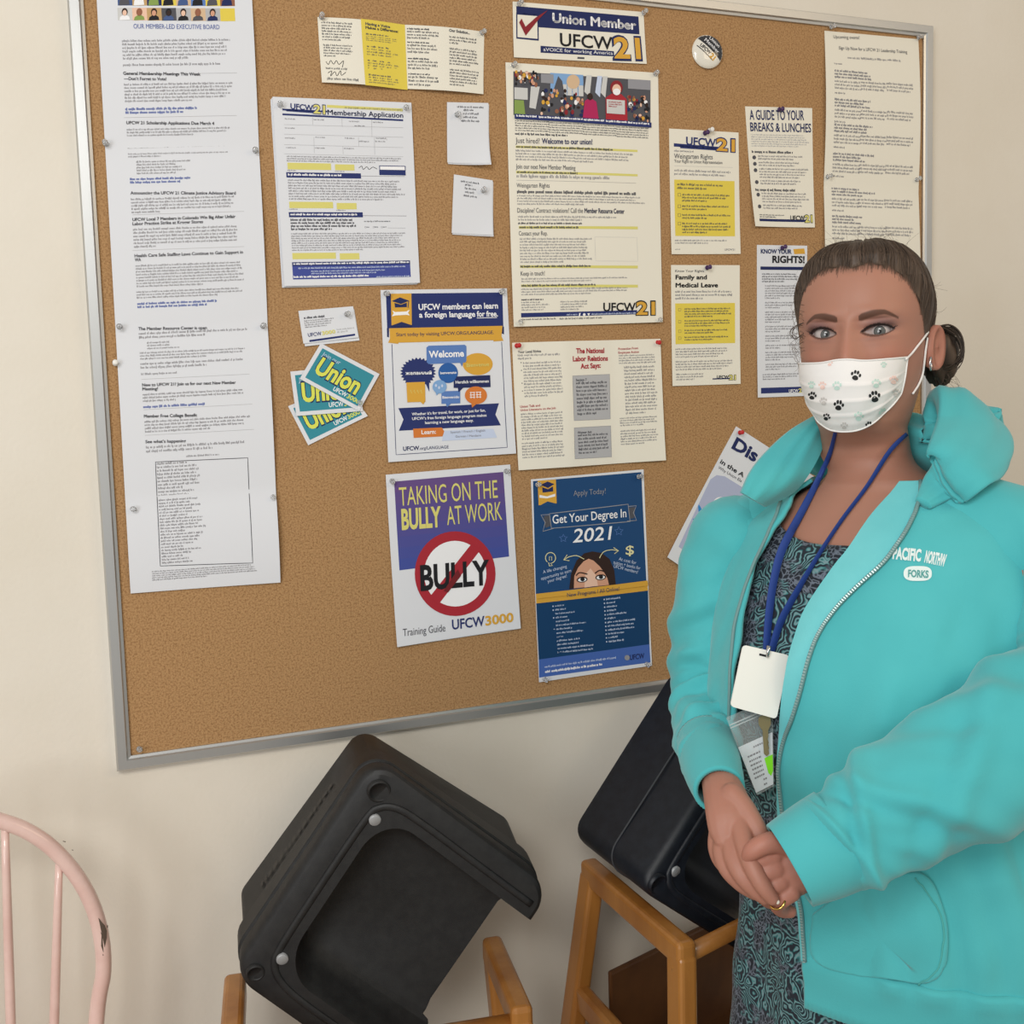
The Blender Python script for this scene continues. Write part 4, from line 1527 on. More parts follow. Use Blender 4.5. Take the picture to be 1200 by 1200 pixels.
def booster(name, A, B, C, A2, B2, C2, prof, material, label, seam=None, marks=None):
    D, D2 = B+C-A, B2+C2-A2
    LA, LB, LH = (B-A).length, (C-A).length, (A2-A).length

    def M(a, b_, h):
        r = A*(1-a)*(1-b_)+B*a*(1-b_)+D*a*b_+C*(1-a)*b_
        s_ = A2*(1-a)*(1-b_)+B2*a*(1-b_)+D2*a*b_+C2*(1-a)*b_
        return r+(s_-r)*h
    root = empty(name, M(.5, .5, 1), label, 'booster seat')
    b = MB()
    rows = []
    for h, o_, rad in prof:
        oa, ob = o_/LA, o_/LB
        rows.append([M(x, y, h) for x, y in rrect(-oa, 1+oa, -ob, 1+ob, (rad+o_)/LA, (rad+o_)/LB)])
    base = b.grid(rows, 0, close_u=True)
    n = len(rows[0])
    b.cap(base, n)
    b.cap(base+(len(rows)-1)*n, n, flip=True)
    shell = b.build('shell', material, root, fix=True)
    # the child's seat well is cut away
    c = MB()
    rows = []
    for h, i_ in ((-.5, -.012), (-.03, -.012), (.03, -.002), (.10, .006), (.28, .018), (.40, .04), (.46, .07), (.49, .11)):
        rows.append([M(x, y, h) for x, y in rrect(.135+i_, .875-i_, .165+i_*1.1, 1.45, .17, .17, 10)])
    base = c.grid(rows, 0, close_u=True)
    n = len(rows[0])
    c.cap(base, n)
    c.cap(base+(len(rows)-1)*n, n, flip=True)
    cut = c.build('cutter', material, root, fix=True)
    bm = bpy.context
    md = shell.modifiers.new('well', 'BOOLEAN')
    md.object = cut
    md.operation = 'DIFFERENCE'
    md.solver = 'EXACT'
    dg = bm.evaluated_depsgraph_get()
    me = bpy.data.meshes.new_from_object(shell.evaluated_get(dg))
    shell.modifiers.clear()
    shell.data = me
    me.polygons.foreach_set('use_smooth', [True]*len(me.polygons))
    auto_smooth(shell, 30)
    bpy.data.objects.remove(cut)
    # raised bead round the well
    nn = (M(.3, .3, 0)-M(.3, .3, .1)).normalized()
    path = [(.965, .93)]+[(x, y) for x, y in [(.965, .3)]]
    pts = [(.075, .97), (.075, .62), (.075, .34), (.085, .20), (.125, .125), (.20, .10), (.5, .095), (.80, .10), (.88, .125), (.92, .20), (.935, .34), (.935, .62), (.935, .97)]
    b = MB()
    pp = [M(x, y, .0) for x, y in catmull(pts, 8)]
    b.tube(pp, [(.0055, .0028)]*len(pp), 10, ref=(B-A).cross(C-A).cross(nn) if False else None)
    b.build('bead', material, root)
    for a_, b_ in ((.172, .135), (.838, .135)):
        b = MB()
        b.lathe(M(a_, b_, .02), nn, [(-.002, .0085), (.0062, .0085), (.0070, .0076), (.0071, .0001)], 22)
        
        b.build('rivet', RIVET, root)
    for a_, b_, r_ in ((.072, .078, .0155), (.945, .066, .012)):
        b = MB()
        b.lathe(M(a_, b_, 0), nn, [(.0012, .0001), (.0012, r_*.78), (.0040, r_*.86), (.0044, r_*.96), (.0040, r_*1.04), (-.003, r_*1.10)], 28)
        b.build('stud', material, root)
    if seam:
        b = MB()
        for h, o_ in seam:
            pts = [M(x, y, h) for x, y in rrect(-o_/LA, 1+o_/LA, -o_/LB, 1+o_/LB, .035/LA, .035/LB)]
            b.tube(pts+[pts[0]], .0016, 6, caps=False)
        b.build('seam', mat('seam_grey', (62, 64, 68), .5), root)
    if marks:
        marks(M, root)
    return root


profA = [(1.0, -.035, .03), (1.0, -.014, .03), (.97, -.004, .03), (.93, .0, .03), (.46, .0, .032), (.45, -.003, .032), (.43, -.003, .032), (.42, .007, .032), (.405, .009, .032), (.20, .010, .034),
         (.185, .008, .034), (.18, .003, .034), (.17, .003, .034), (.16, .008, .034), (.05, .008, .034), (.02, .005, .032), (.0, -.001, .03), (0, -.02, .03)]


def embossed(M, root):
    b = MB()
    k = mat('embossed_lettering', (46, 44, 42), .5)
    rnd = random.Random(5)
    a = .25
    while a < .78:
        w_ = rnd.uniform(.015, .035)
        q = [M(a, -.004, .66), M(a+w_, -.004, .66), M(a+w_, -.004, .60+rnd.uniform(-.02, .02)), M(a, -.004, .60)]
        b.face([b.vert(p) for p in q])
        a += w_+.012
    b.build('embossed_mark', k, root, smooth=False)


bo1 = booster('booster_seat', P(440, 897, 1.47), P(277, 1143, 1.49), P(641, 1046, 1.50), P(421, 849, 1.63), P(274, 1049, 1.615), P(603, 961, 1.65),
              profA, BLK, 'black plastic booster seat tipped on end on the wooden high chair below the bully guide', marks=embossed)
profB = [(1.0, -.04, .03), (1.0, -.02, .03), (.985, -.008, .03), (.95, -.001, .03), (.9, .0, .03), (.06, .0, .032), (.02, -.003, .032), (0, -.010, .03), (0, -.02, .03)]
A_, A2_ = P(749, 1043, 1.60), P(664, 975, 1.75)
C_ = P(893, 1132, 1.66)
bo2 = booster('booster_seat', A_, P(874, 850, 1.69), C_, A2_, P(788, 777, 1.83), C_+(A2_-A_), profB, BLK2,
              'smooth dark booster seat with a seam line, tipped behind the person\u2019s right arm', seam=((.46, .0008),))

# ------------------------------------------------------------------ wooden high chairs
WOOD = mat('honey_wood', (166, 108, 48), .35, coat=.35)
noise_color(WOOD, 9, (140, 84, 32), (178, 120, 56), stretch=(1, 1, .18), detail=6, bump=.05, bscale=30)
WOODD = mat('dark_brown_wood', (92, 56, 28), .45)
noise_color(WOODD, 9, (78, 46, 22), (102, 64, 32), stretch=(1, .2, 1), detail=6)


def beam(b, p, q, w, t, side, m=0):
    """rectangular bar from p to q, w wide along side, t thick across"""
    p, q = Vector(p), Vector(q)
    d = (q-p).normalized()
    s_ = Vector(side)
    s_ = (s_-d*s_.dot(d)).normalized()
    n = d.cross(s_)
    b.box(p-s_*w/2-n*t/2, s_*w, n*t, q-p, m)


def high_chair(BL, FL, width, zt, label, sgn=1.0, zback=.595, splay=.14, skew=0.0):
    """BL/FL: tops of the back and front posts of the frame nearest the picture's chair side; width to the other frame"""
    BL, FL = Vector((BL.x, BL.y, zt)), Vector((FL.x, FL.y, zt))
    d = (FL-BL).normalized()
    wv = Vector((-d.y, d.x, 0))*sgn
    wv = (wv-d*skew).normalized()
    BR, FR = BL+wv*width, FL+wv*width
    base = (BL+FL+BR+FR)/4
    root = empty('high_chair', Vector((base.x, base.y, 0)), label, 'high chair')
    Z = Vector((0, 0, 1))
    for k, (bk, fr) in enumerate(((BL, FL), (BR, FR))):
        out = -wv if k == 0 else wv
        fb = Vector((bk.x, bk.y, 0))+out*splay-d*.04
        ff = Vector((fr.x, fr.y, 0))+out*splay*.35+d*.05
        for top, foot in ((bk, fb), (fr, ff)):
            b = MB()
            beam(b, foot, top-Z*.0, .042, .030, d)
            bevel(b.build('leg', WOOD, root, smooth=False), .007, 3)
        b = MB()
        beam(b, bk+Z*.002-d*.018, fr+Z*.002+d*.018, .040, .031, Z)
        bevel(b.build('arm_rail', WOOD, root, smooth=False), .008, 3)
        b = MB()
        lb, lf = bk.lerp(fb, .26), fr.lerp(ff, .30)
        beam(b, lb, lf, .042, .024, Z)
        bevel(b.build('side_rail', WOOD, root, smooth=False), .006, 2)
        b = MB()
        beam(b, bk.lerp(fb, .8), fr.lerp(ff, .8), .034, .022, Z)
        bevel(b.build('side_rail', WOOD, root, smooth=False), .006, 2)
        for q in (bk, fr):
            b = MB()
            b.lathe(q+out*.0155-Z*.022, out, [(-.001, .0055), (.0006, .005), (.0012, .0001)], 14)
            b.build('plug', mat('wood_plug', (190, 134, 70), .4), root)
    b = MB()
    b.tube([FL-Z*.008, FR-Z*.008], .0125, 14)
    b.build('front_dowel', WOOD, root)
    b = MB()
    b.tube([FL.lerp(Vector((FL.x, FL.y, 0)), .78), FR.lerp(Vector((FR.x, FR.y, 0)), .78)], .0125, 12)
    b.build('foot_dowel', WOOD, root)
    b = MB()
    p0 = BL.lerp(FL, .16)
    b.box(Vector((p0.x, p0.y, zback-.22)), BR-BL, d*.012, Z*.22)
    bevel(b.build('back_panel', WOODD, root, smooth=False), .004, 2)
    b = MB()
    p0 = BL.lerp(FL, .17)
    b.box(Vector((p0.x, p0.y, zback-.20)), BR-BL, (FL-BL)*.72, Z*.016)
    bevel(b.build('seat', WOODD, root, smooth=False), .004, 2)
    return root


high_chair(P(579, 1121, 1.62), P(609, 1180, 1.45), .385, .722, 'wooden high chair at the bottom centre carrying the booster seat with raised lip', sgn=-1.0, zback=.5, splay=.05)
high_chair(P(694, 1008, 1.78), P(799, 1124, 1.52), .33, .768, 'wooden high chair beside the person carrying the smooth dark booster seat', sgn=1.0, zback=.62, skew=.3)

# ------------------------------------------------------------------ pink bow-back chair
PINK = mat('pink_paint', (226, 192, 182), .28, coat=.5)
noise_color(PINK, 25, (222, 186, 176), (230, 198, 188))
CHIP = mat('chipped_dark_wood', (88, 74, 62), .8)
OFF = .17
hp = [W(x, y, OFF) for x, y in ((-30, 955), (0, 962), (30, 973), (60, 993), (88, 1024), (108, 1060), (119, 1100), (121, 1140), (114, 1185))]
xc = W(-54, 1000, OFF).x
SEATZ = .47
endp = Vector((hp[-1].x-.035, -OFF-.02, SEATZ+.0))
right = [Vector((xc, -OFF, hp[0].z+.002))]+hp+[Vector((hp[-1].x-.018, -OFF-.008, (hp[-1].z*.5+SEATZ*.5))), endp]
left = [Vector((2*xc-p.x, p.y, p.z)) for p in reversed(right[1:])]
hoop = [Vector(p) for p in catmull(left+right, 8)]
root = empty('chair', Vector((xc, -OFF-.2, 0)), 'pink painted bow-back chair with chipped paint, at the lower left edge', 'chair')
b = MB()
b.tube(hoop, .0105, 14)
b.build('bow', PINK, root)


def hoop_z(x):
    best = min((p for p in hoop if p.z > SEATZ+.1), key=lambda p: abs(p.x-x)+(0 if p.z > .8 else .05))
    return best.z


sp1, sp2 = W(7, 990, OFF), W(69, 1000, OFF)
dx = sp2.x-sp1.x
for i in range(-2, 3):
    xt = xc+i*dx*.99
    xb = xc+(xt-xc)*.62
    zt = hoop_z(xt)
    b = MB()
    top, bot = Vector((xt, -OFF, zt)), Vector((xb, -OFF-.015, SEATZ))
    b.tube([top.lerp(bot, t/8) for t in range(9)], [.0048+.0016*math.sin(PI*t/8) for t in range(9)], 10)
    b.build('spindle', PINK, root)
b = MB()
rows = []
for z, k in ((SEATZ, .94), (SEATZ-.006, 1.0), (SEATZ-.03, 1.0), (SEATZ-.04, .93)):
    rows.append([Vector((xc+.215*k*abs(math.cos(2*PI*j/48))**.8*(1 if math.cos(2*PI*j/48) > 0 else -1)*(1+.06*math.sin(-2*PI*j/48)), -OFF-.185+.205*k*abs(math.sin(2*PI*j/48))**.8*(1 if math.sin(2*PI*j/48) > 0 else -1), z)) for j in range(48)])
k0 = b.grid(rows, 0, close_u=True)
b.cap(k0, 48)
b.cap(k0+3*48, 48)
b.build('seat', PINK, root, fix=True)
for sx in (-1, 1):
    for yy in (-.06, -.31):
        b = MB()
        top, bot = Vector((xc+sx*.14, -OFF+yy, SEATZ-.03)), Vector((xc+sx*.2, -OFF+yy+(.04 if yy > -.1 else -.05), 0))
        b.tube([top.lerp(bot, t/8) for t in range(9)], [(.013, .017, .019, .014, .018, .019, .017, .014, .012)[t] for t in range(9)], 12)
        b.build('leg', PINK, root)
# chips where the paint has come off
hh = [W(x, y, OFF) for x, y in ((119.5, 1075), (121.5, 1118))]


def chip(b, cpx, cpy, pts, lift):
    c = W(cpx, cpy, OFF)
    cam_d = (CAM_LOC-c).normalized()
    r = cam_d.cross(Vector((0, 0, 1))).normalized()*-1
    ids = []
    for x, y in [(0, 0)]+pts:
        t = max(-.95, min(.95, (x)/.0105))
        ids.append(b.vert(c+r*x*.98+Vector((0, 0, y*1.0))+cam_d*(.0105*math.sqrt(1-t*t)+lift if abs(t) < 1 else 0)))
    for i in range(1, len(ids)):
        b.face((ids[0], ids[i], ids[1+i % (len(ids)-1)]))


b = MB()
chip(b, 119.5, 1095, [(-.0052, .027), (-.0015, .022), (.0010, .017), (.0045, .012), (.0066, .004), (.0058, -.006), (.0035, -.015), (.0002, -.026), (-.0022, -.016), (-.0032, -.006), (-.0020, .006), (-.0042, .016)], .0009)
b.build('paint_chip', CHIP, root)
b = MB()
chip(b, 121.5, 1119, [(-.0012, .0016), (.0012, .0014), (.0010, -.0014), (-.0012, -.0012)], .0009)
b.build('paint_chip', CHIP, root)
b = MB()
chip(b, 75.5, 986, [(-.0020, .0012), (.0020, -.0004), (.0012, -.0014), (-.0020, .0002)], .0007)
b.build('paint_chip', CHIP, root)
b = MB()
chip(b, 85, 996, [(-.0012, .0008), (.0012, -.0002), (.0006, -.0012), (-.0010, .0)], .0007)
b.build('paint_chip', CHIP, root)
b = MB()
chip(b, 126, 1086, [(-.0010, .0022), (.0008, .0018), (.0006, -.002), (-.0010, -.0012)], .0009)
b.build('paint_chip', CHIP, root)

# ------------------------------------------------------------------ the person
SKIN = bpy.data.materials.new('skin')
SKIN.use_nodes = True
_nt, _b = nodes(SKIN)
_a = _nt.nodes.new('ShaderNodeAttribute')
_a.attribute_name = 'tint'
_nt.links.new(_a.outputs['Color'], _b.inputs['Base Color'])
_b.inputs['Roughness'].default_value = .5
_b.inputs['Specular IOR Level'].default_value = .4
_b.inputs['Subsurface Weight'].default_value = .12
_b.inputs['Subsurface Radius'].default_value = (.012, .005, .003)
_b.inputs['Subsurface Scale'].default_value = .5
SCLERA = mat('eye_white', (186, 176, 173), .25, coat=.4)
IRIS = mat('eye_iris', (92, 94, 92), .2, coat=.6)
PUPIL = mat('eye_pupil', (14, 13, 14), .1, coat=.8)

tcam = Vector((-fw.x, -fw.y, 0)).normalized()          # horizontal, towards the camera
rr = Vector((-tcam.y, tcam.x, 0))                      # picture right
if rr.dot(rt) < 0:
    rr = -rr
HY_A, BODY_A = math.radians(29), math.radians(38)
Z3 = Vector((0, 0, 1))
Hy = (tcam*math.cos(HY_A)-rr*math.sin(HY_A)).normalized()
Hx = (rr*math.cos(HY_A)+tcam*math.sin(HY_A)).normalized()
Hz = Z3.copy()
EYEZ = .117
E0 = P(993.5, 389, 1.25)
HO = E0-Hy*.086-Hz*EYEZ
By = (tcam*math.cos(BODY_A)-rr*math.sin(BODY_A)).normalized()
Bx = (rr*math.cos(BODY_A)+tcam*math.sin(BODY_A)).normalized()
BO = P(1031, 560, 1.345)
BO = Vector((BO.x, BO.y, 0))
ZC = HO.z                                              # chin height

HEAD = smooth_table([
    (.2285, -.012, .004, .004, .004), (.226, -.012, .025, .028, .030), (.218, -.012, .046, .052, .056), (.203, -.011, .063, .073, .078), (.185, -.010, .0715, .085, .090),
    (.165, -.010, .0765, .092, .097), (.14, -.010, .079, .096, .099), (.117, -.010, .0785, .0965, .096), (.095, -.010, .077, .096, .090),
    (.07, -.010, .0735, .096, .083), (.045, -.010, .068, .096, .075), (.025, -.010, .0625, .094, .069), (.010, -.011, .0575, .089, .065),
    (.0, -.013, .054, .080, .062), (-.008, -.016, .0545, .068, .060), (-.02, -.020, .056, .057, .058), (-.04, -.024, .058, .055, .058)], .0016)
TORSO = [(-.03, .058, .056, .060), (-.05, .064, .058, .064), (-.065, .080, .064, .070), (-.080, .108, .074, .078), (-.098, .142, .086, .090), (-.12, .168, .102, .104), (-.16, .188, .128, .122),
         (-.22, .198, .158, .134), (-.29, .203, .180, .140), (-.36, .203, .178, .140), (-.45, .207, .174, .142), (-.55, .215, .178, .150),
         (-.68, .224, .184, .160), (-.80, .23, .184, .17), (-1.0, .23, .18, .17), (-1.15, .22, .17, .16)]
TORSO_S = smooth_table(TORSO, .01)


def sup(t, n=2.3):
    c, s_ = math.cos(t), math.sin(t)
    return (1 if s_ > 0 else -1)*abs(s_)**(2/n), (1 if c > 0 else -1)*abs(c)**(2/n)


def torso(th, zr, off=0.0):
    """th=0 front, +pi/2 her left; zr relative to the chin"""
    a, bf, bb = (table(TORSO_S, zr, k) for k in (1, 2, 3))
    s_, c = sup(th)
    x = (a+off)*s_
    y = (bf if c > 0 else bb)*c+off*c
    bust = .016*math.exp(-((zr+.30)/.075)**2)
    if c > 0:
        y += bust*(math.exp(-((x-.085)/.06)**2)+math.exp(-((x+.085)/.06)**2))
    return BO+rr*(.040*sm((-zr-.42)/.22))+Bx*x+By*y+Z3*(ZC+zr)


EYX = .0318


def eye_rel(x, z, side):
    """coordinates in the eye's own almond, outward positive"""
    return (x*side-EYX), (z-EYEZ)-.0012*((x*side-EYX)/.015)


AL = .0168


def almond(dx, dz, grow=0.0):
    """>0 inside the eye opening"""
    if abs(dx) >= AL+grow:
        return -1
    q = 1-(dx/(AL+grow))**2
    hu = (.0066+grow)*q**.75
    hl = (.0050+grow)*q**.85
    return min(hu-dz, dz+hl)


def head_xy(th, z):
    yc, w, f, bk = (table(HEAD, z, k) for k in (1, 2, 3, 4))
    s_, c = sup(th, 2.25)
    return w*.960*s_, yc+(f if c > 0 else bk)*c


def head_surf(th, z, push=True):
    x, y = head_xy(th, z)
    tint = [.415, .198, .136]
    if y > -.005:
        ax_ = abs(x)
        # nose
        if .03 < z < .14:
            pts = [(.140, 0), (.128, .003), (.117, .0065), (.105, .011), (.090, .018), (.075, .022), (.066, .018), (.058, .004), (.05, 0)]
            A_n = table(pts, z, 1)
            wn = .0095+.006*sm((.115-z)/.04)
            y += A_n*math.exp(-(x/wn)**2)
        y += -.0075*math.exp(-((ax_-.031)/.017)**2-((z-.119)/.012)**2)
        y += .0035*math.exp(-((ax_-.030)/.022)**2-((z-.139)/.008)**2)
        y += .0038*math.exp(-((ax_-.045)/.018)**2-((z-.086)/.016)**2)
        y += -.0025*math.exp(-((ax_-.012)/.007)**2-((z-.121)/.012)**2)
        side = 1 if x > 0 else -1
        dx, dz = eye_rel(x, z, side)
        # upper lid roll and lower lid
        y += .0032*math.exp(-(dx/.016)**2-((dz-.0082)/.0042)**2)
        y += .0022*math.exp(-(dx/.016)**2-((dz+.0075)/.004)**2)
        y += -.0016*math.exp(-(dx/.017)**2-((dz-.0138)/.0018)**2)
        ins_ = almond(dx, dz)
        if push and ins_ > 0:
            y -= .0068*sm(ins_/.0009)
        # colour of the thing itself: brows, make-up, blush
        cheek = math.exp(-((ax_-.045)/.022)**2-((z-.085)/.02)**2)
        tint = [lerp(tint[i], (.45, .165, .118)[i], .35*cheek) for i in range(3)]
        nosep = math.exp(-(x/.012)**2-((z-.085)/.03)**2)
        tint = [lerp(tint[i], (.47, .185, .13)[i], .35*nosep) for i in range(3)]
        # eyeshadow
        if dz > -.004:
            q = math.exp(-((dx-.004)/.019)**2)*math.exp(-((dz-.009)/.0075)**2)
            tint = [lerp(tint[i], (.17, .095, .098)[i], .8*q) for i in range(3)]
            q = math.exp(-((dx-.014)/.007)**2)*math.exp(-((dz-.005)/.005)**2)
            tint = [lerp(tint[i], (.075, .04, .04)[i], .6*q) for i in range(3)]
        q = math.exp(-((dx)/.016)**2)*math.exp(-((dz+.0085)/.003)**2)
        tint = [lerp(tint[i], (.21, .11, .095)[i], .5*q) for i in range(3)]
        q = math.exp(-((dx)/.016)**2)*math.exp(-((dz+.016)/.004)**2)
        tint = [lerp(tint[i], (.27, .135, .10)[i], .3*q) for i in range(3)]
        # liner along the lid edges
        for_line = almond(dx, dz, .0020)
        if for_line > 0 and ins_ < .0009:
            k = .95 if dz > 0 else .62
            tint = [lerp(tint[i], (.028, .018, .018)[i], k) for i in range(3)]
        # winged corner
        if .013 < dx < .0215 and abs(dz-.0005-(dx-.0135)*.42) < .0013*(1-(dx-.013)/.0095):
            tint = [.03, .018, .018]
        if ins_ > .0012:
            tint = [.42, .33, .31]
        # eyebrow
        bx = (ax_-.0120)/.0420
        if 0 <= bx <= 1:
            zb = EYEZ+.0150+.0062*math.sin(min(1, bx/.66)*PI/2)-(.0075*((bx-.66)/.34)**1.4 if bx > .66 else 0)
            hb = .0039*(1-.66*max(0, bx-.35)/.65)*(min(1, bx/.08)*.4+.6)
            d_ = abs(z-zb)/hb
            if d_ < 1.35:
                tint = [lerp(tint[i], (.085, .040, .026)[i], .88*sm((1.35-d_)/.6)) for i in range(3)]
    zh = hairline(th)
    if z > zh-.009:
        q = sm((z-zh+.009)/.016)
        tint = [lerp(tint[i], (.10, .065, .045)[i], q) for i in range(3)]
    return x, y, tint


HLINE = [(180, -.02), (140, -.005), (120, .04), (105, .088), (94, .100), (84, .112), (76, .135), (66, .160), (54, .178), (40, .189), (24, .195), (10, .1955), (0, .1925)]
HL_S = smooth_table(HLINE, 2)


def hairline(th):
    d = abs(math.degrees(math.atan2(math.sin(th), math.cos(th))))
    return table(HL_S, d, 1)


def HP(x, y, z):
    return HO+Hx*x+Hy*y+Hz*z


# --- rings from crown to pelvis: one continuous skin
NTH = 300
ths = []
for j in range(NTH):
    t = -1+2*j/NTH
    ths.append(PI*(math.copysign(abs(t)**1.0, t)*.45+.55*t**3))
body = MB()
rows, cols = [], []
zs = []
z = .2285
while z > .205:
    zs.append(z)
    z -= .0022
while z > .155:
    zs.append(z)
    z -= .0022
while z > .090:
    zs.append(z)
    z -= .00085
while z > -.03:
    zs.append(z)
    z -= .003
for z in zs:
    r_, c_ = [], []
    for th in ths:
        x, y, t = head_surf(th, z)
        r_.append(HP(x, y, z))
        c_.append(t)
    rows.append(r_)
    cols.append(c_)
NECKT = (.39, .178, .12)
for i in range(1, 9):                                  # neck into shoulders
    t = i/9
    zr = lerp(-.03, -.07, t)
    k = sm(t)
    r_ = []
    for th in ths:
        x, y = head_xy(th, max(zr, -.04))
        p = HP(x, y, zr)
        q = torso(th, zr, -.010)
        r_.append(p.lerp(q, k))
    rows.append(r_)
    cols.append([NECKT]*NTH)
zr = -.07
while zr > -1.12:
    rows.append([torso(th, zr, -.013) for th in ths])
    cols.append([(.43, .205, .142)]*NTH)
    zr -= .01 if zr > -.3 else .04
base = body.grid(rows, 0, close_u=True, cols=cols, flip=True)
body.cap(base, NTH, flip=True)
body.cap(base+(len(rows)-1)*NTH, NTH)


def skin_tube(pts, rad, n=14, tint=(.43, .205, .142)):
    st = len(body.v)
    body.tube(pts, rad, n)
    for i in range(st, len(body.v)):
        body.c[i] = tint


# legs and feet, under the dress
for sx in (-1, 1):
    hip = BO+Bx*.10*sx+Z3*.42
    skin_tube([hip, hip-Z3*.12+By*.01, hip-Z3*.3, Vector((hip.x, hip.y, .05))], [.085, .07, .055, .036])

# eyeballs
for side in (-1, 1):
    ex = EYX*side
    th = math.asin(min(1, (abs(ex)/.0765)**(2.25/2)))*side
    xs, ys, _t = head_surf(th, EYEZ, push=False)
    R_E = .0142
    c = HP(xs, ys-R_E-.0012, EYEZ)
    gaze = (CAM_LOC-c).normalized()
    a = gaze.orthogonal().normalized()
    bb = gaze.cross(a)
    prev = None
    angs = [0, 4, 9.5, 10, 18, 25.5, 28, 40, 55, 75, 100, 140, 180]
    for i, an in enumerate(angs):
        an_ = math.radians(an)
        ring = [body.vert(c+(gaze*math.cos(an_)+(a*math.cos(2*PI*j/28)+bb*math.sin(2*PI*j/28))*math.sin(an_))*R_E, (.6, .5, .5)) for j in range(28)]
        if prev:
            m = 3 if angs[i] <= 9.5 else (2 if angs[i] <= 25.5 else (3 if angs[i] <= 28 else 1))
            for j in range(28):
                body.face((prev[j], ring[j], ring[(j+1) % 28], prev[(j+1) % 28]), m)
        prev = ring

# ears (the picture shows her left one)
for side in (-1, 1):
    eo = HP(.0690*side, -.012, .098)
    out = (Hx*side*.9-Hy*.2 if side > 0 else Hx*side*.95-Hy*.5).normalized()
    bk = (-Hy*.82-Hx*side*-.45).normalized()
    bk = (bk-out*bk.dot(out)).normalized()
    upv = (Hz*.97-Hy*.2).normalized()
    rows = []
    n = 34
    prof = [(0.0, .001, .0), (.35, .0015, .0), (.62, .004, .0), (.78, .0075, 0), (.9, .0105, 0), (1.0, .0085, 0), (1.02, .003, 0), (.85, -.004, 0), (.5, -.012, 0)]
    for k, h, _ in prof:
        r_ = []
        for j in range(n):
            t = 2*PI*j/n
            ey = math.sin(t)*.0285
            exx = math.cos(t)*(.0145 if math.sin(t) > 0 else .0145*(1-.40*abs(math.sin(t))**1.5))
            r_.append(eo+bk*(exx*k+.010)+upv*ey*k+out*((h+.012+.008*math.cos(t))*(1 if side > 0 else .35)))
        rows.append(r_)
    st = len(body.v)
    body.grid(rows, 0, close_u=True)
    for i in range(st, len(body.v)):
        body.c[i] = (.40, .17, .118)


# --- hands: lofts fused by a voxel remesh, then part of the same skin
def fused(build, voxel, smooth_it):
    t = MB()
    build(t)
    o = t.build('temporary', SKIN, origin=(0, 0, 0), fix=True)
    md = o.modifiers.new('r', 'REMESH')
    md.mode = 'VOXEL'
    md.voxel_size = voxel
    sm_ = o.modifiers.new('s', 'SMOOTH')
    sm_.factor = .5
    sm_.iterations = smooth_it
    dg = bpy.context.evaluated_depsgraph_get()
    me = bpy.data.meshes.new_from_object(o.evaluated_get(dg))
    vs = [v.co.copy() for v in me.vertices]
    fs = [tuple(p.vertices) for p in me.polygons]
    bpy.data.objects.remove(o)
    return vs, fs


def limb(t, pts, n=16, m=5):
    """pts: (px, py, depth, radius) or with two radii"""
    q = [(*P(p[0], p[1], p[2]), p[3], p[4] if len(p) > 4 else p[3]) for p in pts]
    q = catmull(q, m)
    pp = [Vector(v[:3]) for v in q]
    rd = [(v[3], v[4]) for v in q]
    # rounded ends
    d0, d1 = (pp[0]-pp[1]).normalized(), (pp[-1]-pp[-2]).normalized()
    r0, r1 = min(rd[0]), min(rd[-1])
    pre = [(pp[0]+d0*r0*k, (rd[0][0]*s_, rd[0][1]*s_)) for k, s_ in ((.95, .3), (.7, .7), (.35, .93))]
    post = [(pp[-1]+d1*r1*k, (rd[-1][0]*s_, rd[-1][1]*s_)) for k, s_ in ((.35, .93), (.7, .7), (.95, .3))]
    pp = [x[0] for x in pre]+pp+[x[0] for x in post]
    rd = [x[1] for x in pre]+rd+[x[1] for x in post]
    t.tube(pp, rd, n, ref=fw)


# tube radii: (along the view, across)
def right_hand(t):
    limb(t, [(834, 885, 1.275, .021, .021), (841, 908, 1.222, .020, .0205), (849, 930, 1.178, .019, .024), (856, 955, 1.15, .017, .027), (859, 976, 1.14, .0145, .026), (860, 986, 1.135, .011, .022)])
    limb(t, [(866, 962, 1.142, .012), (872, 988, 1.118, .0108), (881, 1014, 1.100, .0100), (894, 1038, 1.092, .0092), (905, 1053, 1.092, .0074)])
    limb(t, [(858, 974, 1.144, .012), (858, 1000, 1.124, .0106), (868, 1024, 1.110, .0098), (884, 1042, 1.106, .009), (896, 1052, 1.106, .0078)])
    limb(t, [(850, 974, 1.15, .0115), (846, 998, 1.137, .0102), (853, 1019, 1.126, .0095), (869, 1036, 1.122, .0088), (884, 1046, 1.122, .008)])
    limb(t, [(844, 966, 1.156, .011), (839, 990, 1.150, .0092), (844, 1008, 1.142, .0086), (857, 1022, 1.138, .008), (870, 1032, 1.138, .007)])
    limb(t, [(858, 932, 1.158, .014), (872, 948, 1.146, .0125), (884, 966, 1.134, .0108), (892, 982, 1.128, .0098), (896, 994, 1.128, .008)])


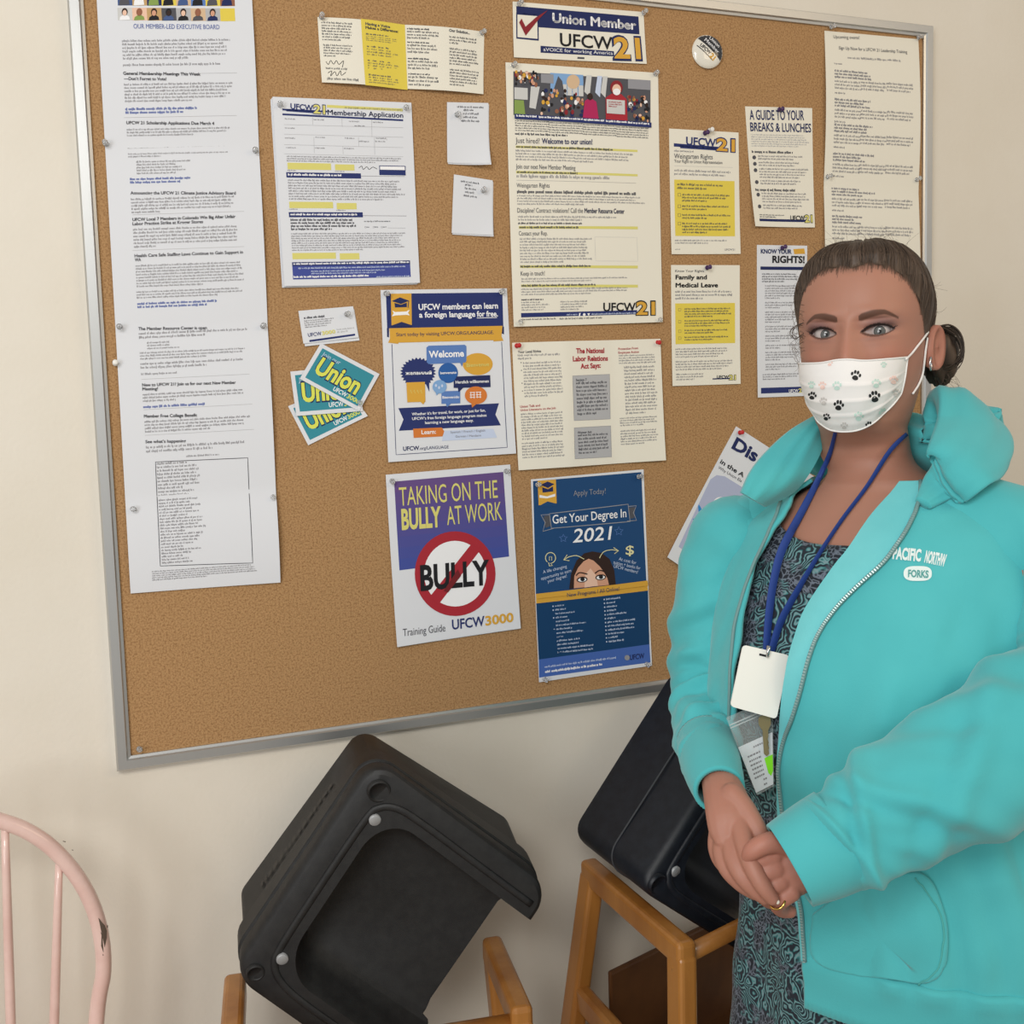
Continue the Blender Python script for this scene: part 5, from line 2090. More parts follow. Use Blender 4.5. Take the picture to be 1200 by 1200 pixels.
def left_hand(t):
    limb(t, [(985, 985, 1.112, .024, .026), (952, 1004, 1.112, .021, .026), (932, 1016, 1.112, .019, .029), (916, 1022, 1.112, .017, .031), (906, 1024, 1.113, .015, .029), (900, 1024, 1.115, .011, .026)])
    # thumb lying along the top of the fist
    limb(t, [(930, 992, 1.106, .013), (910, 987, 1.098, .0118), (894, 990, 1.094, .0108), (882, 997, 1.096, .0098), (877, 1003, 1.100, .0078)])
    # fingers curling under, into the other palm
    limb(t, [(905, 1004, 1.106, .012), (889, 1006, 1.105, .0112), (879, 1012, 1.116, .0102), (884, 1022, 1.134, .0092), (896, 1026, 1.142, .008)])
    limb(t, [(908, 1018, 1.104, .012), (894, 1023, 1.103, .0112), (885, 1030, 1.114, .0102), (889, 1040, 1.134, .0092), (900, 1044, 1.142, .008)])
    limb(t, [(914, 1032, 1.104, .0118), (903, 1039, 1.103, .0108), (896, 1046, 1.114, .0098), (900, 1054, 1.132, .009), (910, 1058, 1.140, .008)])
    limb(t, [(926, 1044, 1.105, .0118), (917, 1052, 1.104, .0102), (911, 1059, 1.113, .0092), (916, 1066, 1.128, .0082), (926, 1068, 1.134, .0072)])


HANDS = []
for fn in (right_hand, left_hand):
    vs, fs = fused(fn, .0016, 3)
    HANDS.append((vs, fs))
    st = len(body.v)
    for v in vs:
        body.vert(v, (.415, .19, .135) if fn is right_hand else (.44, .19, .137))
    for f in fs:
        body.face([st+i for i in f])

# upper arms and forearms inside the sleeves
skin_tube([torso(-1.35, -.14, -.05), P(843, 700, 1.445), P(834, 760, 1.435), P(829, 820, 1.405), P(829, 865, 1.33), P(836, 893, 1.262)], [.04, .038, .036, .032, .025, .020])
skin_tube([torso(1.45, -.12, -.05), P(1264, 750, 1.17), P(1200, 860, 1.13), P(985, 985, 1.10)], [.04, .042, .036, .024])

person = body.build('person', [SKIN, SCLERA, IRIS, PUPIL], origin=(BO.x, BO.y, 0))
tag(person, 'woman in teal zip hoodie, paisley dress and paw-print mask, hands clasped, beside the cork board', 'person')

# ------------------------------------------------------------------ dress
DRESS = bpy.data.materials.new('paisley_fabric')
DRESS.use_nodes = True
nt, bs = nodes(DRESS)
tc = nt.nodes.new('ShaderNodeTexCoord')
nz = nt.nodes.new('ShaderNodeTexNoise')
nz.inputs['Scale'].default_value = 20
nz.inputs['Detail'].default_value = 3
nt.links.new(tc.outputs['Object'], nz.inputs['Vector'])
mx = nt.nodes.new('ShaderNodeVectorMath')
mx.operation = 'MULTIPLY_ADD'
mx.inputs[1].default_value = (.075, .075, .075)
nt.links.new(nz.outputs['Color'], mx.inputs[0])
nt.links.new(tc.outputs['Object'], mx.inputs[2])
vo = nt.nodes.new('ShaderNodeTexVoronoi')
vo.inputs['Scale'].default_value = 30
nt.links.new(mx.outputs[0], vo.inputs['Vector'])
mu = nt.nodes.new('ShaderNodeMath')
mu.operation = 'MULTIPLY'
mu.inputs[1].default_value = 40
nt.links.new(vo.outputs['Distance'], mu.inputs[0])
si = nt.nodes.new('ShaderNodeMath')
si.operation = 'SINE'
nt.links.new(mu.outputs[0], si.inputs[0])
r1 = nt.nodes.new('ShaderNodeValToRGB')
e = r1.color_ramp.elements
e[0].position, e[0].color = 0.0, (*lin((22, 30, 42)), 1)
e[1].position, e[1].color = 1.0, (*lin((122, 150, 156)), 1)
for p_, c_ in ((.40, (26, 38, 50)), (.62, (44, 108, 112)), (.80, (72, 136, 138))):
    q = e.new(p_)
    q.color = (*lin(c_), 1)
mr = nt.nodes.new('ShaderNodeMapRange')
mr.inputs['From Min'].default_value = -1
nt.links.new(si.outputs[0], mr.inputs['Value'])
nt.links.new(mr.outputs[0], r1.inputs[0])
v2 = nt.nodes.new('ShaderNodeTexVoronoi')
v2.inputs['Scale'].default_value = 130
v2.feature = 'DISTANCE_TO_EDGE'
nt.links.new(mx.outputs[0], v2.inputs['Vector'])
r2 = nt.nodes.new('ShaderNodeValToRGB')
e = r2.color_ramp.elements
e[0].position, e[0].color = 0.03, (*lin((108, 118, 132)), 1)
e[1].position, e[1].color = 0.14, (*lin((20, 28, 40)), 1)
nt.links.new(v2.outputs['Distance'], r2.inputs[0])
n3 = nt.nodes.new('ShaderNodeTexNoise')
n3.inputs['Scale'].default_value = 26
nt.links.new(tc.outputs['Object'], n3.inputs['Vector'])
r3 = nt.nodes.new('ShaderNodeValToRGB')
r3.color_ramp.elements[0].position = .50
r3.color_ramp.elements[1].position = .56
nt.links.new(n3.outputs[0], r3.inputs[0])
mixc = nt.nodes.new('ShaderNodeMix')
mixc.data_type = 'RGBA'
nt.links.new(r3.outputs[0], mixc.inputs[0])
nt.links.new(r1.outputs[0], mixc.inputs[6])
nt.links.new(r2.outputs[0], mixc.inputs[7])
nt.links.new(mixc.outputs[2], bs.inputs['Base Color'])
bs.inputs['Roughness'].default_value = .8
bs.inputs['Sheen Weight'].default_value = .1

b = MB()
rows = []
ND = 140
ZBOT = -1.08
for i in range(70):
    r_ = []
    for j in range(ND):
        th = 2*PI*j/ND
        dth = min(th, 2*PI-th)
        scoop = lerp(-.138, -.082, sm((dth-.15)/1.15))
        zr = lerp(scoop, ZBOT, (i/69)**1.05)
        flare = .03*sm((-zr-.5)/.6)
        fold = .006*math.sin(th*9+zr*3)*sm((-zr-.45)/.3)
        r_.append(torso(th, zr, -.005+flare*.6+fold+(.004*math.sin(zr*60+th*5)*.3)))
    rows.append(r_)
b.grid(rows, 0, close_u=True, flip=True)
dress = b.build('dress', DRESS, person)
md = dress.modifiers.new('thick', 'SOLIDIFY')
md.thickness = .002
md.offset = -1

# ------------------------------------------------------------------ hoodie
TEAL = mat('teal_fleece', (80, 180, 184), .85, spec=.2, sheen=.25)
noise_color(TEAL, 4, (76, 178, 183), (85, 188, 192), bump=.12, bscale=500, dist=.0015)
TEAL2 = mat('pale_teal_lining', (122, 204, 202), .9, spec=.15, sheen=.25)
noise_color(TEAL2, 6, (104, 194, 200), (118, 205, 210), bump=.15, bscale=400, dist=.0015)
# opening edges in the picture: (row, column)
OPEN_R = [(548, 1062), (565, 1052), (600, 1022), (636, 1000), (687, 962), (717, 943), (764, 928), (812, 920), (849, 917), (890, 914), (950, 914), (1000, 920), (1066, 938), (1185, 946), (1240, 950)]
OPEN_L = [(540, 943), (565, 933), (600, 917), (618, 909), (658, 890), (695, 876), (731, 866), (790, 861), (860, 860), (920, 866), (950, 862), (990, 850), (1030, 840), (1240, 820)]
HOODIE_OFF = [(-.05, .006), (-.12, .012), (-.3, .012), (-.45, .018), (-.6, .026), (-.69, .026), (-.74, .016)]


def hoff(zr):
    for a, c in zip(HOODIE_OFF, HOODIE_OFF[1:]):
        if zr >= c[0]:
            return lerp(a[1], c[1], (zr-a[0])/(c[0]-a[0]))
    return HOODIE_OFF[-1][1]


from mathutils import noise as _noise


def hfold(th, zr):
    """soft drape folds"""
    w_ = math.atan2(math.sin(th), math.cos(th))
    f = .014*_noise.noise(Vector((w_*3.4, zr*2.6+w_*.6, 1.7)))*sm((-zr-.18)/.2)
    f += .010*_noise.noise(Vector((w_*8.5, zr*2.2+w_*.8, 4.1)))*sm((-zr-.30)/.15)
    f += .0045*_noise.noise(Vector((w_*7-zr*9, zr*18, 9.1)))*sm((-zr-.12)/.1)
    # diagonal pulls from the bust to the arm
    f += .005*math.exp(-((th-.95-.9*(zr+.3))/.10)**2)*sm((-zr-.14)/.08)*sm((zr+.52)/.1)
    f += .004*math.exp(-((th-.62-.5*(zr+.45))/.09)**2)*sm((-zr-.34)/.08)*sm((zr+.72)/.1)
    return f


def hpt(th, zr, k=0.0):
    return torso(th, zr, hoff(zr)+hfold(th, zr)+k)


def solve_th(zr, tab, lo, hi, k=0.0):
    """angle at which the hoodie front edge runs, found on the cloth itself"""
    best, prev = None, None
    n = 90
    for i in range(n+1):
        th = lerp(lo, hi, i/n)
        x, y, d = project(hpt(th, zr, k))
        g = x-polyval(tab, y)
        if prev is not None and prev[1]*g <= 0:
            t = prev[1]/(prev[1]-g) if prev[1] != g else 0
            return lerp(prev[0], th, t)
        prev = (th, g)
    return None


HEM = -.5
while project(hpt(.15, HEM))[1] < 1160:
    HEM -= .002
NZ = 84
edgeR, edgeL, zrow = [], [], []
lastR, lastL = 1.15, -.95
for i in range(NZ+1):
    zr = lerp(-.062, HEM, i/NZ)
    a = solve_th(zr, OPEN_R, -.75, 1.3)
    c = solve_th(zr, OPEN_L, -.80, .5)
    lastR = a if a is not None else lastR
    if c is None:
        c = lastL if i < 12 else max(-1.25, lastL-.03)
    lastL = c
    zrow.append(zr)
    edgeR.append(lastR)
    edgeL.append(min(lastL, lastR-.05))


def smooth_list(l, n):
    for _ in range(n):
        l = [l[0]]+[(l[i-1]+2*l[i]+l[i+1])/4 for i in range(1, len(l)-1)]+[l[-1]]
    return l


edgeR, edgeL = smooth_list(edgeR, 3), smooth_list(edgeL, 2)
b = MB()
rows = []
NH = 150
for zr, a, c in zip(zrow, edgeR, edgeL):
    r_ = []
    for j in range(NH+1):
        t = j/NH
        th = lerp(a, c+2*PI, t)
        rise = sm((th-(2*PI-2.3))/1.0)
        zq = lerp(zr, max(zr, -.062+(zr+.062)*.74), rise)
        k = .004*math.exp(-(min(t, 1-t)/.02)**2)
        r_.append(hpt(th, zq, k))
    rows.append(r_)
b.grid(rows, 0, flip=True)
hoodie = b.build('hoodie', [TEAL], person)
md = hoodie.modifiers.new('thick', 'SOLIDIFY')
md.thickness = .005
md.offset = -1
HB = BVHTree.FromPolygons([v.co+Vector((BO.x, BO.y, 0)) for v in hoodie.data.vertices], [tuple(p.vertices) for p in hoodie.data.polygons])
# ribbed waistband
b = MB()
rows = []
for k, zr in enumerate((HEM+.012, HEM+.004, HEM-.01, HEM-.03, HEM-.05, HEM-.062, HEM-.066)):
    r_ = []
    a, c = edgeR[-1]+.005, 2*PI-2.1
    for j in range(421):
        th = lerp(a, c, j/420)
        rib = .0009*math.sin(j*PI)
        if k < 2:
            r_.append(hpt(th, zr+.10*sm((th-(2*PI-3.0))/.9), (.002, .004)[k]))
        else:
            r_.append(torso(th, zr+.10*sm((th-(2*PI-3.0))/.9), (0, 0, .028, .023, .022, .022, .016)[k]+.0012*(j % 2)))
    rows.append(r_)
b.grid(rows, 0, flip=True)
o = b.build('waistband', [TEAL], hoodie)
md = o.modifiers.new('thick', 'SOLIDIFY')
md.thickness = .005
md.offset = -1


def strip(name, path, w, material, parent, lift, th_sign=1, teeth=False):
    """a band on the cloth beside an opening edge; path = [(th, zr)]"""
    b = MB()
    A, C = [], []
    for th, zr in path:
        A.append(hpt(th, zr, lift+.004))
        C.append(hpt(th+w/.19*th_sign, zr, lift))
    b.grid([A, C], 0)
    return b.build(name, material, parent)


# zip facing (paler) between the opening edge and the zip, and the zip itself
ZIP = [(575, 1078), (596, 1073), (621, 1062), (658, 1037), (684, 1007), (713, 978), (746, 957), (775, 947), (812, 938), (845, 928), (863, 920), (882, 915), (905, 912), (950, 917), (1000, 925), (1066, 940), (1185, 948), (1240, 952)]
zpath, face_in, face_out = [], [], []
for zr, a in zip(zrow, edgeR):
    t = solve_th(zr, ZIP, a-.02, 1.5, .004)
    if t is None:
        t = a+.03
    t = max(t, a+.004)
    zpath.append((t, zr))
    face_in.append((a, zr))
zt = smooth_list([t for t, _ in zpath], 2)
zpath = [(t, z_) for t, (_, z_) in zip(zt, zpath)]
b = MB()
rows = []
for (a, zr), (t, _) in zip(face_in, zpath):
    rows.append([hpt(lerp(a-.004, t, k/6), zr, .0050+.002*math.sin(PI*k/6)) for k in range(7)])
b.grid(rows, 0)
b.build('zip_facing', TEAL2, hoodie)
b = MB()
zp = [hpt(t, zr, .0055) for t, zr in zpath]
b.tube(zp, .0026, 8)
zipo = b.build('zip', mat('zip_tape', (112, 150, 150), .6), hoodie)
b = MB()
dense = catmull(zp, 6)
acc = 0
for p, q in zip(dense, dense[1:]):
    p, q = Vector(p), Vector(q)
    acc += (q-p).length
    if acc > .0026:
        acc = 0
        d = (q-p).normalized()
        s_ = d.cross(By).normalized()
        b.box(p+By*.0012-s_*.0015-d*.0006, s_*.0030, d*.0012, By*.0018)
o = b.build('zip_teeth', mat('zip_teeth', (168, 190, 188), .35, metal=.5), zipo, smooth=False)
o['kind'] = 'stuff'
# the other zip edge
b = MB()
b.tube([hpt(c-.012, zr, .0055) for zr, c in list(zip(zrow, edgeL))[4:58]], .0022, 8)
b.build('zip', mat('zip_tape', (112, 150, 150), .6), hoodie)


def on_cloth(px, py, lift, bvh=None):
    d = (P(px, py, 1)-CAM_LOC).normalized()
    h = (bvh or HB).ray_cast(CAM_LOC, d)
    if h[0] is None:
        return None
    n = h[1]
    if n.dot(d) > 0:
        n = -n
    return h[0]+n*lift


# pocket: a raised patch on the front with an angled opening
pk = [(954, 1070), (1000, 1040), (1076, 1022), (1104, 1068), (1106, 1128), (1086, 1150), (1045, 1146), (1000, 1140), (955, 1122)]
b = MB()
N = 22
cxp, cyp = 1030, 1095
top = [on_cloth(x, y, .006) for x, y in catmull(pk+[pk[0]], 8)[:-1]]
rim = [on_cloth(x, y, .0008) for x, y in catmull(pk+[pk[0]], 8)[:-1]]
print('POCKET', [i for i, p_ in enumerate(top) if p_ is None])
if all(p_ is not None for p_ in top):
    rows = []
    for k in (1.006, 1.0, .985, .95, .8, .6):
        r_ = []
        for x, y in catmull(pk+[pk[0]], 8)[:-1]:
            q = on_cloth(cxp+(x-cxp)*k, cyp+(y-cyp)*k, .0005 if k > 1.005 else (.0050 if k > .99 else .0065))
            r_.append(q if q is not None else rows[-1][len(r_)])
        rows.append(r_)
    b.grid(rows, 0, close_u=True)
    b.cap((len(rows)-1)*len(rows[0]), len(rows[0]), 0)
    pocket = b.build('pocket', TEAL, hoodie, fix=True)
    for pth in ([(1070, 1026), (1098, 1070), (1100, 1126), (1080, 1152)],):
        b = MB()
        b.tube([on_cloth(x, y, .0068) for x, y in catmull(pth, 10)], .0009, 6)
        b.build('stitching', mat('teal_thread', (84, 176, 172), .8), pocket)

# printed lettering on the chest
WHT = mat('white_print', (226, 240, 238), .7)


def cloth_text(b, s, x0, y0, x1, y1, h, bold, lift, arch=0.0, m=0):
    vs, fs = text_mesh(s, bold)
    a0, a1 = min(x for x, y in vs), max(x for x, y in vs)
    st = len(b.v)
    ux, uy = (x1-x0), (y1-y0)
    L = math.hypot(ux, uy)
    for x, y in vs:
        t = (x-a0)/(a1-a0)
        hh_ = y/CAPH*h*(1+arch*(1-(2*t-1)**2))
        b.vert(on_cloth(x0+ux*t+uy/L*hh_, y0+uy*t-ux/L*hh_, lift))
    for f in fs:
        b.face([st+i for i in f], m, True)


b = MB()
cloth_text(b, 'PACIFIC', 1046, 655, 1079, 658, 13, .045, .0014)
cloth_text(b, 'NORTHW', 1083, 659, 1107, 664, 13, .045, .0014)
cs = [(1075.5+16.5*(abs(math.cos(t))**.6)*(1 if math.cos(t) > 0 else -1), 672.5+8.6*(abs(math.sin(t))**.8)*(1 if math.sin(t) > 0 else -1)) for t in [2*PI*i/40 for i in range(40)]]
st = len(b.v)
b.vert(on_cloth(1075.5, 672.5, .0012))
for x, y in cs:
    b.vert(on_cloth(x, y, .0012))
for i in range(40):
    b.face((st, st+1+i, st+1+(i+1) % 40), 0)
cloth_text(b, 'FORKS', 1064, 676.5, 1088, 677.5, 8, .035, .0018, m=1)
b.build('chest_print', [WHT, mat('teal_print', (88, 160, 156), .8)], hoodie)


# sleeves
def sleeve(name, pts, folds, n=40, m=14, capr=True, squash=1.0, seed=2.3):
    """pts: (Vector, radius); folds: (s, width, amplitude, phase angle, skew)"""
    q = [(*p, r_) for p, r_ in pts]
    d = catmull(q, m)
    pp = [Vector(v[:3]) for v in d]
    k = len(pp)
    rows = []
    a = Vector(fw)
    for i in range(k):
        t = (pp[min(i+1, k-1)]-pp[max(i-1, 0)]).normalized()
        a = (Vector(fw)-t*fw.dot(t)).normalized()
        bb = t.cross(a)
        s_ = i/(k-1)
        r_ = []
        for j in range(n):
            ph_ = 2*PI*j/n
            f = 0
            for s0, w_, amp, p0, sk in folds:
                ds = s_-s0-sk*math.sin(ph_-p0)
                f += amp*(math.exp(-(ds/w_)**2)-.5*math.exp(-((ds-w_*1.6)/(w_*.8))**2))*(.45+.55*math.cos(ph_-p0))
            f += (.007*_noise.noise(Vector((s_*9+math.sin(ph_)*.9, math.cos(ph_)*1.3, seed+math.sin(ph_)*1.3)))+.004*_noise.noise(Vector((s_*24+math.sin(ph_)*2, math.cos(ph_)*1.6, seed*2+math.sin(ph_)*1.6))))*sm(s_/.15)*sm((1.04-s_)/.12)
            rr_ = d[i][3]+f
            r_.append(pp[i]+(a*math.cos(ph_)+bb*math.sin(ph_)*squash)*rr_)
        rows.append(r_)
    b = MB()
    b.grid(rows, 0, close_u=True)
    if capr:
        b.cap(0, n)
    o = b.build(name, TEAL, hoodie)
    md = o.modifiers.new('thick', 'SOLIDIFY')
    md.thickness = .004
    md.offset = -1
    return o


fA = [(.30, .03, .006, PI*.7, -.06), (.50, .022, .008, PI, .05), (.57, .020, .006, PI*.9, -.04), (.64, .02, .008, PI*1.0, .05), (.71, .02, .007, PI*.8, -.03), (.78, .02, .008, PI, .04), (.85, .018, .006, PI*.9, -.02), (.4, .03, .006, PI*1.2, .06)]
sleeve_near = sleeve('sleeve', [(torso(-1.3, -.112, -.050), .050), (torso(-1.40, -.15, -.012), .061), (P(858, 640, 1.44), .064), (P(843, 700, 1.445), .061), (P(834, 760, 1.44), .056), (P(829, 815, 1.415), .048), (P(828, 850, 1.365), .043), (P(829, 878, 1.30), .0385), (P(833, 895, 1.255), .034)], fA)
fB = [(.58, .030, .006, PI*1.2, .12), (.69, .026, .008, PI*1.15, -.11), (.78, .022, .009, PI*1.1, .09), (.86, .018, .009, PI*1.2, -.06), (.93, .014, .008, PI*1.1, .03), (.45, .04, .006, PI*1.2, .14)]
sleeve('sleeve', [(torso(1.25, -.095, -.045), .05), (torso(1.5, -.14, .0), .064), (P(1246, 640, 1.215), .064), (P(1264, 720, 1.18), .067), (P(1264, 790, 1.145), .071), (P(1225, 845, 1.115), .076), (P(1140, 895, 1.10), .072), (P(1060, 940, 1.095), .062), (P(1000, 975, 1.095), .054), (P(960, 996, 1.095), .048)], fB, n=56, m=20, seed=7.7)


def cuff(pts, n=96):
    q = catmull([(*p, r_) for p, r_ in pts], 6)
    pp = [Vector(v[:3]) for v in q]
    rows = []
    k = len(pp)
    for i in range(k):
        t = (pp[min(i+1, k-1)]-pp[max(i-1, 0)]).normalized()
        a = (Vector(fw)-t*fw.dot(t)).normalized()
        bb = t.cross(a)
        rows.append([pp[i]+(a*math.cos(2*PI*j/n)+bb*math.sin(2*PI*j/n))*(q[i][3]+.0008*(j % 2)) for j in range(n)])
    b = MB()
    b.grid(rows, 0, close_u=True)
    o = b.build('cuff', TEAL, hoodie)
    md = o.modifiers.new('thick', 'SOLIDIFY')
    md.thickness = .005
    md.offset = -1
    return o


cuff([(P(828.5, 872, 1.312), .0375), (P(832, 890, 1.266), .0355), (P(837, 908, 1.226), .0325), (P(843, 926, 1.192), .0285)])
cuff([(P(985, 983, 1.095), .052), (P(960, 996, 1.095), .050), (P(940, 1006, 1.095), .047), (P(925, 1014, 1.095), .0445)])

# hood lying round the neck
def oc(x, y, lift, d):
    h = on_cloth(x, y, lift)
    return h if h is not None else P(x, y, d)


hood = [  # centre, half-width across the shoulder slope, half-thickness
    (P(957, 512, 1.372), .016, .010), (P(962, 502, 1.40), .036, .018),
    (torso(PI+.9, -.035, .035), .05, .030), (torso(PI, -.03, .05), .06, .036), (torso(PI-.9, -.035, .04), .055, .032),
    (P(1128, 482, 1.335), .046, .024), (P(1142, 512, 1.285), .048, .021), (oc(1124, 548, .012, 1.23), .040, .015), (oc(1100, 576, .009, 1.2), .024, .010), (oc(1081, 594, .006, 1.18), .010, .007)]
q = catmull([(*p, w_, t_) for p, w_, t_ in hood], 10)
rows = []
K = len(q)
n = 36
axis = Vector((BO.x, BO.y, 0))
for i in range(K):
    p = Vector(q[i][:3])
    t = (Vector(q[min(i+1, K-1)][:3])-Vector(q[max(i-1, 0)][:3])).normalized()
    outv = Vector((p.x-axis.x, p.y-axis.y, 0)).normalized()
    slope = (outv*.80-Z3*.60)
    slope = (slope-t*slope.dot(t)).normalized()
    nn = t.cross(slope).normalized()
    if nn.z < 0:
        nn = -nn
    r_ = []
    s_ = i/(K-1)
    for j in range(n):
        a = 2*PI*j/n
        f = 1+.05*math.sin(a*5+s_*9)+.04*math.sin(a*8-s_*14)
        r_.append(p+slope*math.cos(a)*q[i][3]*f+nn*math.sin(a)*q[i][4]*f)
    rows.append(r_)
b = MB()
b.grid(rows, 0, close_u=True)
b.cap(0, n)
b.cap((K-1)*n, n, flip=True)
b.build('hood', TEAL, hoodie, fix=True)
# the hood's front corner on her other shoulder, lying flat on the cloth
inn = catmull([(974, 492), (967, 518), (953, 548), (931, 577), (898, 594)], 6)
outr = catmull([(964, 482), (928, 503), (898, 530), (880, 553), (869, 577)], 6)
NT_ = 12
dg_ = []
for (xi, yi), (xo, yo) in zip(inn, outr):
    r_ = []
    for k in range(NT_+1):
        t = k/NT_
        x, y = lerp(xi, xo, t), lerp(yi, yo, t)
        h = on_cloth(x, y, 0)
        r_.append((x, y, project(h)[2] if h is not None else None))
    dg_.append(r_)
for i_, r_ in enumerate(dg_):
    known = [d for _, _, d in r_ if d is not None]
    fallback = lerp(1.385, 1.30, i_/(len(dg_)-1))
    for k in range(NT_+1):
        x, y, d = r_[k]
        r_[k] = [x, y, min(d, fallback+.03) if d is not None else fallback]
for _ in range(6):
    for k in range(NT_+1):
        col_ = smooth_list([r_[k][2] for r_ in dg_], 1)
        for r_, v_ in zip(dg_, col_):
            r_[k][2] = v_
    for r_ in dg_:
        row_ = smooth_list([c_[2] for c_ in r_], 1)
        for c_, v_ in zip(r_, row_):
            c_[2] = v_
rows = []
for i_, r_ in enumerate(dg_):
    s_ = i_/(len(dg_)-1)
    rows.append([P(x, y, d-.004-(.016*(1-s_)+.006)*math.sin(PI*k/NT_)**.7-.0018*math.sin(k*1.5+s_*5)) for k, (x, y, d) in enumerate(r_)])
b = MB()
b.grid(rows, 0)
back_ = [[p_+fw*.010 for p_ in r_] for r_ in rows]
b.grid(back_, 0)
rim_ = rows[0]+[r_[-1] for r_ in rows[1:]]+rows[-1][-2::-1]+[r_[0] for r_ in rows[-2:0:-1]]
b.grid([rim_, [p_+fw*.010 for p_ in rim_]], 0, close_u=True)
b.build('hood_corner', TEAL, hoodie, fix=True)

# ------------------------------------------------------------------ face mask
def bvh_of(o):
    base_ = Vector((BO.x, BO.y, 0))
    return BVHTree.FromPolygons([v.co+base_ for v in o.data.vertices], [tuple(p.vertices) for p in o.data.polygons])


BODYB = bvh_of(person)
DRESSB = bvh_of(dress)
MASKW = mat('mask_white', (238, 236, 234), .75, spec=.2)
U0 = 1.18


def mask_pt(u, v, lift=0.0):
    ztop = .0800+.0040*math.exp(-(u/.16)**2)+.005*abs(u)
    zbot = -.001+.040*abs(u)**2.0+.003*u
    z = lerp(ztop, zbot, v)
    th = u*(1.13 if u < 0 else .93)*(1-.05*v*(u < 0))
    x, y = head_xy(th, max(z, .016))
    tent = catv(v)
    d = .0035+tent*(1-abs(u)**1.5)
    s_, c = math.sin(th), math.cos(th)
    pleat = 0
    for pv in (.34, .56, .77):
        if v >= pv:
            pleat += .0022*math.exp(-((v-pv)/.07))*(1-abs(u)**3)
    d += pleat+lift+.0008*math.sin(u*17+v*6)*v
    return HP(x+s_*d*.9, y+c*d, z)


def catv(v):
    tab = [(1.0, .002), (.9, .011), (.75, .0185), (.55, .0245), (.35, .0265), (.2, .0255), (.08, .0235), (0.0, .0215)]
    return table(tab, v, 1)


b = MB()
rows = [[mask_pt(-1+2*j/60, i/40) for j in range(61)] for i in range(41)]
b.grid(rows, 0, flip=True)
mask = b.build('face_mask', [MASKW], person)
MASKB = bvh_of(mask)
md = mask.modifiers.new('thick', 'SOLIDIFY')
md.thickness = .0012
md.offset = -1
# piping on the rim
b = MB()
rim = [mask_pt(-1+2*j/60, 0, .0004) for j in range(61)]+[mask_pt(1, i/40, .0004) for i in range(1, 41)]+[mask_pt(1-2*j/60, 1, .0004) for j in range(1, 61)]+[mask_pt(-1, 1-i/40, .0004) for i in range(1, 40)]
b.tube(rim+[rim[0]], .0011, 6, caps=False)
b.build('mask_binding', MASKW, mask)
PAWK, PAWT, PAWP = mat('paw_black', (28, 28, 30), .7), mat('paw_mint', (196, 222, 212), .7), mat('paw_pink', (238, 206, 196), .7)
PAWG = mat('paw_grey', (206, 202, 198), .7)
b = MB()


def paw(x, y, sz, rot_, m):
    x, y = 900+x/4.138, 250+y/4.138
    parts = [(0, .28, .42, .34), (-.55, -.18, .17, .24), (-.2, -.5, .17, .26), (.2, -.5, .17, .26), (.55, -.18, .17, .24)]
    for ox, oy, ra, rb in parts:
        pts = [(0, 0)]+[(math.cos(2*PI*i/16), math.sin(2*PI*i/16)) for i in range(16)]
        ids = []
        for a, c in pts:
            lx, ly = (ox+a*ra*(1+.15*c if ra > .3 else 1))*sz, (oy+c*rb)*sz
            q = on_cloth(x+lx*math.cos(rot_)-ly*math.sin(rot_), y+lx*math.sin(rot_)+ly*math.cos(rot_), .0007, MASKB)
            if q is None:
                ids = None
                break
            ids.append(b.vert(q))
        if ids:
            for i in range(1, 17):
                b.face((ids[0], ids[i], ids[1+i % 16]), m)


for a in ((425, 788, 8.5, .25, 0), (516, 890, 9.5, -.1, 0), (343, 932, 8.5, .15, 0), (216, 886, 7, .2, 0), (640, 915, 7.5, -.4, 0), (285, 988, 6, .4, 0), (490, 1028, 6.5, 0, 0),
          (335, 838, 7.5, 0, 1), (524, 826, 7.5, .1, 1), (213, 832, 6, .1, 1), (440, 985, 8, .2, 1), (560, 968, 8, -.2, 1), (265, 836, 6.5, -.1, 2), (608, 810, 7, .1, 2), (270, 912, 6.5, -.2, 3), (620, 872, 6.5, .2, 3), (370, 1030, 6, 0, 3), (300, 728, 5, 0, 2), (560, 735, 5, 0, 1)):
    paw(*a)
b.build('paw_prints', [PAWK, PAWT, PAWP, PAWG], mask)
b = MB()


def on_any(px, py, lift, trees):
    best = None
    d = (P(px, py, 1)-CAM_LOC).normalized()
    for t in trees:
        h = t.ray_cast(CAM_LOC, d)
        if h[0] is not None and (best is None or h[3] < best[1]):
            n = h[1] if h[1].dot(d) < 0 else -h[1]
            best = (h[0]+n*lift, h[3])
    return best[0] if best else None


for px_pts in ([(1060, 421), (1067, 414), (1074, 405), (1081, 396), (1086, 389)], [(1068, 461), (1075, 450), (1079.5, 438), (1081.5, 424), (1083, 410), (1085, 396)]):
    pts = [on_any(x, y, .0018, (BODYB, MASKB)) for x, y in px_pts]
    pts = [p for p in pts if p is not None]
    b = MB()
    b.tube(catmull(pts, 5), .0013, 8)
    b.build('ear_loop', MASKW, mask)

